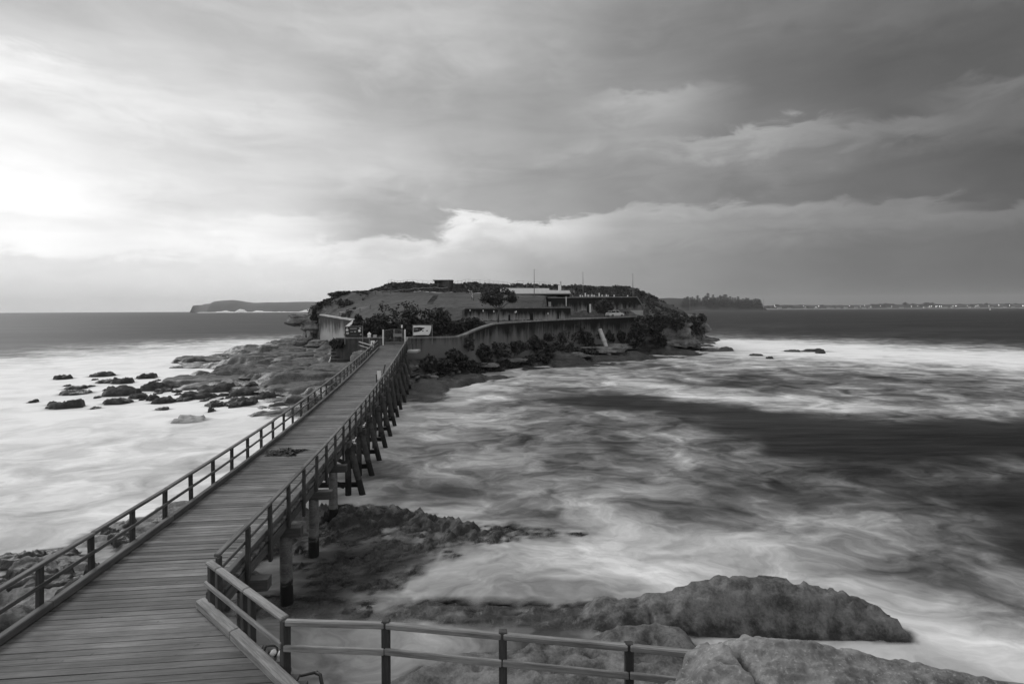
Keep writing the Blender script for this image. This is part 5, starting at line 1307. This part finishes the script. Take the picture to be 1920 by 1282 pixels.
for i, (x_, yb, D, wp, hp) in enumerate(SL):
    if x_ > 1185: D -= 4.5
    c_ = P(x_, yb, D); rx = wp/FPX*D/2; rz = hp/FPX*D/2
    sz_ = 'small upright' if wp < 24 else ('spreading' if wp > 42 else 'rounded')
    tn_ = 'dark' if i % 3 else 'greyer'
    grp = 'shrubs on the slope below the sea wall' if x_ < 1185 else 'shrubs hanging on the overgrown cliff'
    plant('shrub', c_, rx*1.1, max(rx*0.7, 0.9), rz*1.1, int(600+460*rx), 0.20+0.10*((i*7) % 5)/5, 300+i, sz_+' '+tn_+' shrub growing on the rocky slope below the streaked sea wall' if x_ < 1185 else sz_+' '+tn_+' shrub clinging to the overgrown cliff at the end of the sea wall', 'shrub', grp, 'leaf' if i % 3 else 'leaf2', 8)
# umbrella-shaped tree
tb = P(934, 604, 94); tt = thing('umbrella_tree', tb, 'umbrella-shaped tree with a forked trunk in front of the lower casemate', 'tree')
rng = np.random.default_rng(55)
lob = [(-1.4, 0, 4.6, 1.7, 1.5, 1.1), (0.4, 0.3, 5.2, 1.8, 1.6, 1.0), (1.8, 0, 4.5, 1.4, 1.3, 0.9), (-2.3, 0.2, 3.9, 0.9, 0.9, 0.7), (0.2, -0.6, 4.2, 1.5, 1.3, 0.9), (2.6, 0.2, 3.9, 0.8, 0.8, 0.5), (-0.6, 0, 3.5, 1.2, 1.0, 0.6)]
V, F = leafcloud(rng, lob, 5200, 0.16); obj('crown', rawmesh('crown', V, F), M['leaf'], tt, WM[tt.name])
ls = [([Vector((0, 0, -0.4)), Vector((0.05, 0, 1.4)), Vector((0.2, 0, 2.2))], [0.17, 0.13, 0.11])]
for l in lob[:6]: ls.append(([Vector((0.2, 0, 2.1)), Vector((l[0]*0.5, l[1]*0.5, 2.2+(l[2]-2.2)*0.5)), Vector(l[:3])], [0.10, 0.07, 0.03]))
tubes('trunk', [([tb+q for q in a], r) for a, r in ls], M['trunk'], tt, 7)
# round courtyard tree
tb = P(1133, 594, 126); tt = thing('courtyard_tree', tb, 'round open-crowned tree beside the white car in the courtyard', 'tree')
rng = np.random.default_rng(56)
lob = [(-1.0, 0, 2.7, 1.3, 1.2, 1.1), (0.8, 0.3, 2.9, 1.4, 1.2, 1.1), (0, -0.3, 3.4, 1.2, 1.1, 0.8), (1.5, 0, 2.2, 0.9, 0.9, 0.7), (-1.5, 0.1, 2.0, 0.8, 0.8, 0.6), (-0.5, 0, 1.5, 1.5, 1.0, 0.7)]
V, F = leafcloud(rng, lob, 3200, 0.18); obj('crown', rawmesh('crown', V, F), M['leaf2'], tt, WM[tt.name])
ls = [([tb+Vector((0, 0, -0.4)), tb+Vector((0.1, 0, 1.2))], [0.16, 0.12])]+[([tb+Vector((0.1, 0, 1.1)), tb+Vector((l[0]*0.6, l[1]*0.6, l[2]*0.8)), tb+Vector(l[:3])], [0.09, 0.06, 0.03]) for l in lob]
tubes('trunk', ls, M['trunk'], tt, 7)
# grass and scrub tufts over the island (uncountable)
rng = np.random.default_rng(9)
N = 26000
px_ = rng.uniform(-56, 54, N); py_ = rng.uniform(76, 172, N); pz_ = isl_at(px_, py_)
dp = polysd(px_, py_, PLATEAU); den = fbm(px_*0.09+2, py_*0.09+6, o=3)
lawn = ((px_ > -36) & (px_ < 10) & (py_ > 98) & (py_ < 141))
c1_ = np.maximum(np.maximum(polysd(px_, py_, COURT1), polysd(px_, py_, COURT2)), polysd(px_, py_, COURT3))
keep = (dp > 0.6) & (den > 0.40) & ~lawn & (c1_ < -0.2)
sl_ = (polysd(px_, py_, LANDFOOT) > 2.0) & (dp < -0.3) & (rng.random(N) > 0.35) & (pz_ > 1.8) & (px_ > -16)
keep |= sl_
px_, py_, pz_ = px_[keep], py_[keep], pz_[keep]; n_ = len(px_)
scr = ss(py_, 138, 150)
V = []; 
h_ = (0.18+0.28*rng.random(n_))*(1+0.7*scr*rng.random(n_)); 
bl = []
for k in range(4):
    a = rng.random(n_)*2*np.pi; dx, dy = np.cos(a), np.sin(a); wv_ = 0.16+0.1*rng.random(n_)
    ox, oy = rng.normal(size=n_)*0.22, rng.normal(size=n_)*0.22
    lx, ly = rng.normal(size=n_)*0.3*h_, rng.normal(size=n_)*0.3*h_
    b0 = np.stack([px_+ox-dx*wv_, py_+oy-dy*wv_, pz_-0.05], -1); b1 = np.stack([px_+ox+dx*wv_, py_+oy+dy*wv_, pz_-0.05], -1)
    t1 = np.stack([px_+ox+lx+dx*wv_*0.5, py_+oy+ly+dy*wv_*0.5, pz_+h_], -1); t0 = np.stack([px_+ox+lx-dx*wv_*0.7, py_+oy+ly-dy*wv_*0.7, pz_+h_*0.8], -1)
    bl.append(np.stack([b0, b1, t1, t0], 1))
V = np.concatenate(bl).reshape(-1, 3)
o = obj('grass_tufts', rawmesh('grass_tufts', V, np.arange(len(V)).reshape(-1, 4)), M['grassy']); tag(o, 'rough grass and low scrub covering the island slopes', 'grass', kind='stuff')

# ================================================================== car in the courtyard
cb = P(1153, 594, 127.5); cb.z = 8.08
car = thing('parked_car', cb, 'white car parked in the courtyard behind the sea wall', 'car')
cm = Matrix.Translation(cb) @ Matrix.Rotation(R(28), 4, 'Z')
def loft(secs):
    V, F = [], []
    n = len(secs[0])
    for s_ in secs: V += s_
    for i in range(len(secs)-1):
        for k in range(n):
            k2 = (k+1) % n; F.append((i*n+k, i*n+k2, (i+1)*n+k2, (i+1)*n+k))
    F.append(tuple(range(n-1, -1, -1))); F.append(tuple(range((len(secs)-1)*n, len(secs)*n)))
    return V, F
def sec(x, hw, z0, z1): return [(x, -hw, z0), (x, -hw, z0+(z1-z0)*0.6), (x, -hw*0.9, z1), (x, hw*0.9, z1), (x, hw, z0+(z1-z0)*0.6), (x, hw, z0)]
V, F = loft([sec(-2.25, .80, .35, .80), sec(-2.1, .87, .28, .95), sec(-1.2, .90, .25, 1.0), sec(0.9, .90, .25, 1.0), sec(1.8, .88, .28, .88), sec(2.2, .78, .35, .70)])
obj('body', mesh('body', V, F), M['carpaint'], car, cm)
V, F = loft([sec(-1.95, .72, .96, 1.0), sec(-1.55, .72, .98, 1.42), sec(-0.2, .74, .98, 1.52), sec(0.35, .72, .98, 1.46), sec(1.15, .70, .96, 1.0)])
gl = obj('cabin_glass', mesh('cabin_glass', V, F), M['glass'], car, cm)
V, F = loft([[(x, -hw, z), (x, -hw, z+0.05), (x, hw, z+0.05), (x, hw, z)] for x, hw, z in [(-1.6, .66, 1.42), (-0.2, .70, 1.51), (0.4, .68, 1.45)]])
obj('roof', mesh('roof', V, F), M['carpaint'], car, cm)
for sd in (-1, 1):
    for x0, x1 in ((-0.35, -0.30), (0.38, 1.12), (-1.52, -1.9)):
        v_, f_ = tubedata([(x0, sd*0.74, 1.5 if abs(x0) < 1 else 1.42), (x1, sd*0.78, 0.98)], 0.05, 6); obj('pillar', mesh('pillar', v_, f_), M['carpaint'], car, cm)
    v_, f_ = tubedata([(2.1, sd*0.6, 0.66), (2.2, sd*0.58, 0.64)], [0.13, 0.10], 8); obj('headlight', mesh('headlight', v_, f_), M['glass'], car, cm)
    for x_ in (-1.35, 1.4):
        v_, f_ = tubedata([(x_, sd*0.74, 0.32), (x_, sd*0.92, 0.32)], 0.32, 14); w_ = obj('wheel', mesh('wheel', v_, f_), M['tyre'], car, cm)
        v_, f_ = tubedata([(x_, sd*0.90, 0.32), (x_, sd*0.94, 0.32)], 0.19, 10); obj('hub', mesh('hub', v_, f_), M['greymetal'], w_, cm)

# ================================================================== far land
def ridge(name, prof, D0, dep, mat, n=140, rough=4.0):
    """a hill with its crest along the pixel profile (x, y) and slopes falling to the sea on both sides"""
    xs_ = np.array([p[0] for p in prof], float); ys_ = np.array([p[1] for p in prof], float)
    xx = np.linspace(xs_[0], xs_[-1], n); yy = np.interp(xx, xs_, ys_)
    a = (xx-960)*CT+(580-yy)*ST; b_ = -(xx-960)*ST+(580-yy)*CT
    vv = np.linspace(-1, 1, 25)
    X = np.zeros((25, n)); Y = X.copy(); Z = X.copy()
    for j, v_ in enumerate(vv):
        D = D0+v_*dep*np.clip(np.minimum(np.arange(n), n-1-np.arange(n))/(0.12*n), 0.12, 1.0)
        X[j] = a/FPX*D0*(1+0.0*v_); Y[j] = D
        crest = CAMZ+b_/FPX*D0
        k = (1-abs(v_)**2.2)
        Z[j] = -2+(crest+2)*k
    Z += (fbm(X*0.012, Y*0.012, o=5)-0.5)*rough*np.clip(Z/10, 0, 1)
    return tag(obj(name, gridmesh(name, X, Y, Z), mat), kind='structure')
ridge('far_headland', [(359, 580), (360, 573), (368, 572), (380, 572), (384, 570), (398, 568.5), (408, 564), (425, 563.5), (440, 562.8), (452, 564), (462, 566), (476, 567.8), (495, 567), (530, 566.3), (580, 565.6), (640, 565), (700, 566), (760, 570), (800, 582)], 3300, 160, M['headland'], rough=6)
ridge('far_point', [(1190, 562), (1240, 559), (1262, 558.8), (1290, 560.5), (1310, 566), (1340, 570), (1400, 571), (1425, 573), (1432, 577), (1436, 579)], 2500, 130, M['farland'], rough=5)
ridge('far_shore', [(1405, 577), (1430, 573), (1470, 571.5), (1540, 572), (1600, 572), (1700, 570.3), (1800, 570), (1900, 569.5), (2010, 568.5), (2100, 569), (2300, 570)], 4000, 60, M['farland'], rough=4)
# sandy edge along the far shore
V, F = [], []
for k, x_ in enumerate(np.linspace(1430, 2300, 60)):
    a = PX(x_, 3925, 0); V += [(a.x, 3925, -0.5), (a.x, 3935, 3.2+math.sin(k*1.7)*0.8), (a.x, 3990, 5)]
for k in range(59): F += [(3*k, 3*k+3, 3*k+4, 3*k+1), (3*k+1, 3*k+4, 3*k+5, 3*k+2)]
tag(obj('far_beach', mesh('far_beach', V, F), M['farsand']), kind='structure')
V, F = [], []
for k, x_ in enumerate(np.linspace(1280, 1345, 24)):
    a = PX(x_, 2370, 0); h_ = 4+9*math.sin(math.pi*k/23)**1.5*(1.0 if k > 8 else 0.6); V += [(a.x, 2370, -0.5), (a.x, 2378, h_*0.4), (a.x, 2395, h_), (a.x, 2440, h_)]
for k in range(23):
    for j in range(3): F.append((4*k+j, 4*k+j+4, 4*k+j+5, 4*k+j+1))
tag(obj('sand_bank', mesh('sand_bank', V, F), simple('dull_sand', 0.10, 0.95, 0.3, 0.02)), kind='structure')
# white water at the foot of the headland
rng = np.random.default_rng(3)
xx = np.linspace(372, 640, 120); V, F = [], []
for k, x_ in enumerate(xx):
    a = PX(x_, 3080, 0); h_ = 3+10*max(0, fbm(np.array([x_*0.06]), np.array([1.0]), o=3)[0]-0.38)*3.0; V += [(a.x, 3060, -0.5), (a.x, 3075, h_*0.7), (a.x, 3092, h_), (a.x, 3110, -0.5)]
for k in range(119):
    for j in range(3): F.append((4*k+j, 4*k+j+4, 4*k+j+5, 4*k+j+1))
o = obj('breaking_surf', mesh('breaking_surf', V, F, True), simple('white_spray', 0.8, 0.95, 0.2, 0.02)); tag(o, 'white surf breaking along the foot of the far headland', 'surf', kind='stuff')
# conifers on the point: a few shared meshes
def conifer(seed, h):
    r = np.random.default_rng(seed); V, F = [], []
    v_, f_ = tubedata([(0, 0, -3), (0, 0, h*0.95)], [0.6, 0.12], 6); V += v_; F += f_
    tiers = 9
    for k in range(tiers):
        z_ = h*(0.16+0.80*k/tiers); rr = h*0.20*(1-k/tiers)**0.8+0.7; m_ = 9
        for j in range(m_):
            a = 2*math.pi*(j+r.random()*0.6)/m_; q = rr*(0.65+0.6*r.random()); wd_ = 0.30*rr
            k0 = len(V); ca_, sa_ = math.cos(a), math.sin(a)
            V += [Vector((0, 0, z_+h*0.07)), Vector((ca_*q-sa_*wd_, sa_*q+ca_*wd_, z_-h*0.015)), Vector((ca_*q*1.1, sa_*q*1.1, z_+h*0.01)), Vector((ca_*q+sa_*wd_, sa_*q-ca_*wd_, z_-h*0.015))]
            F += [(k0, k0+1, k0+2), (k0, k0+2, k0+3), (k0, k0+3, k0+1)]
    return mesh('conifer', V, F)
cms = [conifer(k, 30.0) for k in range(5)]
_r = np.random.default_rng(77); extra = [(1284+141*_r.random(), 559+9*_r.random()) for _ in range(70)]
tops = [(1283, 556.5), (1287, 555), (1290, 554), (1294, 556), (1298, 554.5), (1302, 557), (1308, 552), (1312, 557), (1318, 556), (1322, 553), (1327, 547), (1332, 556), (1337, 550.5), (1340, 556), (1345, 555), (1350, 551.5), (1354, 553), (1358, 550), (1361, 550), (1365, 556), (1369, 554), (1374, 556), (1378, 556), (1384, 554), (1389, 560), (1393, 558), (1399, 556.5), (1403, 557), (1409, 560), (1413, 559), (1417, 557.5), (1421, 558.5), (1424, 560), (1356, 560), (1340, 561), (1372, 561), (1395, 562), (1407, 563), (1419, 564), (1330, 560), (1349, 561), (1382, 562)]
for i, (x_, yt) in enumerate(tops+extra):
    D = 2400+(i*37 % 60); tp = P(x_, yt, D); h_ = min(tp.z-2, 62 if i != 10 else 80)
    sc = h_/30.0
    o = obj('conifer', cms[i % 5], M['pine'], None, Matrix.Translation((tp.x, D, tp.z-h_)) @ Matrix.Rotation(i*1.1, 4, 'Z') @ Matrix.Diagonal((sc*1.5, sc*1.5, sc, 1)))
    tag(o, 'tall conifer rising above the rest of the wood on the far point' if i == 10 else 'dark conifer in the dense wood on the far point', 'tree', None if i == 10 else 'conifers on the far point')
# trees, houses and lit lamps along the far beach
def blobtree(seed):
    r = np.random.default_rng(seed); lob = [(r.normal()*2.2, r.normal()*2.2, 8.5+r.normal()*1.5, 4+2*r.random(), 4+2*r.random(), 3+2*r.random()) for _ in range(6)]
    V, F = leafcloud(r, lob, 420, 1.5)
    k = len(V); v_, f_ = tubedata([(0, 0, -3), (0.3, 0, 6), (0, 0, 13)], [1.4, 1.2, 0.9], 6)
    return mesh('tree', [tuple(p) for p in V]+[tuple(p) for p in v_], [tuple(q) for q in F]+[tuple(i+k for i in q) for q in f_])
bts = [blobtree(k) for k in range(4)]
rng = np.random.default_rng(21)
for i, x_ in enumerate([1440, 1449, 1457, 1466, 1474, 1483, 1492, 1502, 1514, 1527, 1541, 1552, 1563, 1576, 1594, 1598, 1612, 1636, 1643, 1650, 1655, 1661, 1668, 1675, 1681, 1697, 1704, 1712, 1720, 1728, 1737, 1746, 1754, 1760, 1770, 1778, 1793, 1800, 1807, 1813, 1822, 1838, 1844, 1850, 1862, 1875, 1890, 1904, 1915]):
    D = 3960+rng.random()*30; big = 1.0+1.1*rng.random()+(0.7 if 1635 < x_ < 1760 else 0)
    a = PX(x_, D, 0); o = obj('shore_tree', bts[i % 4], M['pine'], None, Matrix.Translation((a.x, D, 8)) @ Matrix.Rotation(i*0.9, 4, 'Z') @ Matrix.Diagonal((big*1.2, big*1.2, big, 1)))
    tag(o, 'dark round-headed tree along the far beach across the bay', 'tree', 'trees along the far beach')
for i, x_ in enumerate([1462, 1480, 1510, 1530, 1553, 1560, 1572, 1586, 1605, 1620, 1632, 1668, 1690, 1733, 1742, 1765, 1773, 1785, 1818, 1832, 1858, 1884, 1900]):
    D = 3938+rng.random()*6; a = PX(x_, D, 0); wd_ = 14+18*rng.random(); hh = 6+8*rng.random()
    h = thing('beach_house', (a.x, D, 3), 'pale house front facing the water across the bay', 'house', 'houses along the far beach')
    block('wall', (a.x, D, 3+hh/2), (wd_, 10, hh), M['farhouse'], h, 0, 0.1)
    V = [(-wd_/2-1, -6, 0), (wd_/2+1, -6, 0), (wd_/2+1, 6, 0), (-wd_/2-1, 6, 0), (-wd_/2+3, 0, 3.2), (wd_/2-3, 0, 3.2)]
    obj('roof', mesh('roof', V, [(0, 1, 5, 4), (1, 2, 5), (2, 3, 4, 5), (3, 0, 4), (3, 2, 1, 0)]), M['farroof'], h, Matrix.Translation((a.x, D, 3+hh)))
for i, (x_, y_, r_) in enumerate([(1432, 574.6, 2.2), (1452, 573, 2.8), (1453.5, 575, 2.6), (1506.5, 573.6, 3.6), (1510, 575, 2.0), (1530, 575.5, 2.8), (1535, 574, 3.2), (1592.7, 573.7, 3.0), (1613, 574.4, 2.4), (1621, 572.7, 2.4), (1633, 575, 2.8), (1651, 573.4, 3.2), (1672, 574.6, 2.4), (1709, 574.2, 2.6), (1720.5, 573.2, 2.4), (1731.5, 576, 2.4), (1742.5, 574.2, 3.0), (1746.5, 574, 3.6), (1755, 574.6, 3.4), (1757, 573.4, 3.0), (1761.5, 574.2, 3.6), (1765, 574.2, 3.4), (1787, 572.8, 2.6), (1792.5, 573.5, 3.8), (1813.5, 573, 2.4), (1830, 573.8, 2.4), (1833.5, 572.4, 3.2), (1854.5, 572.8, 2.2), (1873, 572.2, 3.4), (1893, 572.4, 3.0), (1918, 573.2, 4.0)]):
    r_ *= 0.8; D = 3915; a = P(x_, y_, D); lpz = max(a.z, 5)
    l_ = thing('shore_lamp', (a.x, D, 0), 'lit lamp shining on the far shore across the bay', 'lamp', 'lit lamps along the far shore')
    tube('pole', [(a.x, D+1, 0), (a.x, D+1, lpz)], 0.3, M['greymetal'], l_, 5)
    tube('lantern', [(a.x, D, lpz-r_*0.55), (a.x, D, lpz-r_*0.35), (a.x, D, lpz), (a.x, D, lpz+r_*0.35), (a.x, D, lpz+r_*0.55)], [r_*0.1, r_*0.42, r_*0.55, r_*0.42, r_*0.1], M['lamp'], l_, 8)
for x_, lb in ((1293.5, 'thin pale mast standing on the sand bank of the far point'), (1431.5, 'thin mast at the end of the wood on the far point')):
    a = P(x_, 560.5, 2360); ms = thing('mast', (a.x, 2360, 0), lb, 'mast'); tube('pole', [(a.x, 2360, 0), (a.x, 2360, a.z)], [1.0, 0.6], M['greymetal'], ms, 6)
    tube('crossarm', [(a.x-2.5, 2360, a.z-4), (a.x+2.5, 2360, a.z-4)], 0.35, M['greymetal'], ms, 5)
for x_, y_ in ((1856.5, 580.5),):
    a = PZ(x_, 580.2, 0.3); a = PX(x_, 1800, 0)
    bo = thing('moored_boat', (a.x, 1800, 0), 'tiny pale moored boat on the dark bay below the shore lamps', 'boat')
    V, F = loft([[(-4, -.2, .9), (-4, -.1, -.3), (-4, .1, -.3), (-4, .2, .9)], [(-1, -1.4, 1.2), (-1, -.8, -.4), (-1, .8, -.4), (-1, 1.4, 1.2)], [(3.5, -1.3, 1.2), (3.5, -.8, -.3), (3.5, .8, -.3), (3.5, 1.3, 1.2)]])
    obj('hull', mesh('hull', V, F), M['white'], bo, Matrix.Translation((a.x, 1800, 0.4)) @ Matrix.Rotation(1.2, 4, 'Z')); tube('mast', [(a.x, 1800, 1), (a.x, 1800, 7)], 0.2, M['white'], bo, 5); block('cabin', (a.x, 1800, 2.2), (2.0, 2.4, 1.4), M['white'], bo)

# ================================================================== haze
HZ = True
if HZ:
    m = bpy.data.materials.new('haze'); m.use_nodes = True; t = NT(m.node_tree)
    pv = t.n('ShaderNodeVolumePrincipled'); pv.inputs['Density'].default_value = 6e-5; pv.inputs['Color'].default_value = (0.9, 0.9, 0.9, 1); pv.inputs['Anisotropy'].default_value = 0.0
    o_ = t.n('ShaderNodeOutputMaterial'); t.nt.links.new(pv.outputs[0], o_.inputs['Volume'])
    hz = bpy.data.objects.new('haze', mesh('haze', [(x, y, z) for x in (-8400, 8400) for y in (-200, 6800) for z in (-7, 160)], [(0, 1, 3, 2), (4, 6, 7, 5), (0, 4, 5, 1), (2, 3, 7, 6), (0, 2, 6, 4), (1, 5, 7, 3)]))
    hz.data.materials.append(m); COL.objects.link(hz); tag(hz, 'thin sea haze over the bay and headlands', 'haze', kind='stuff')
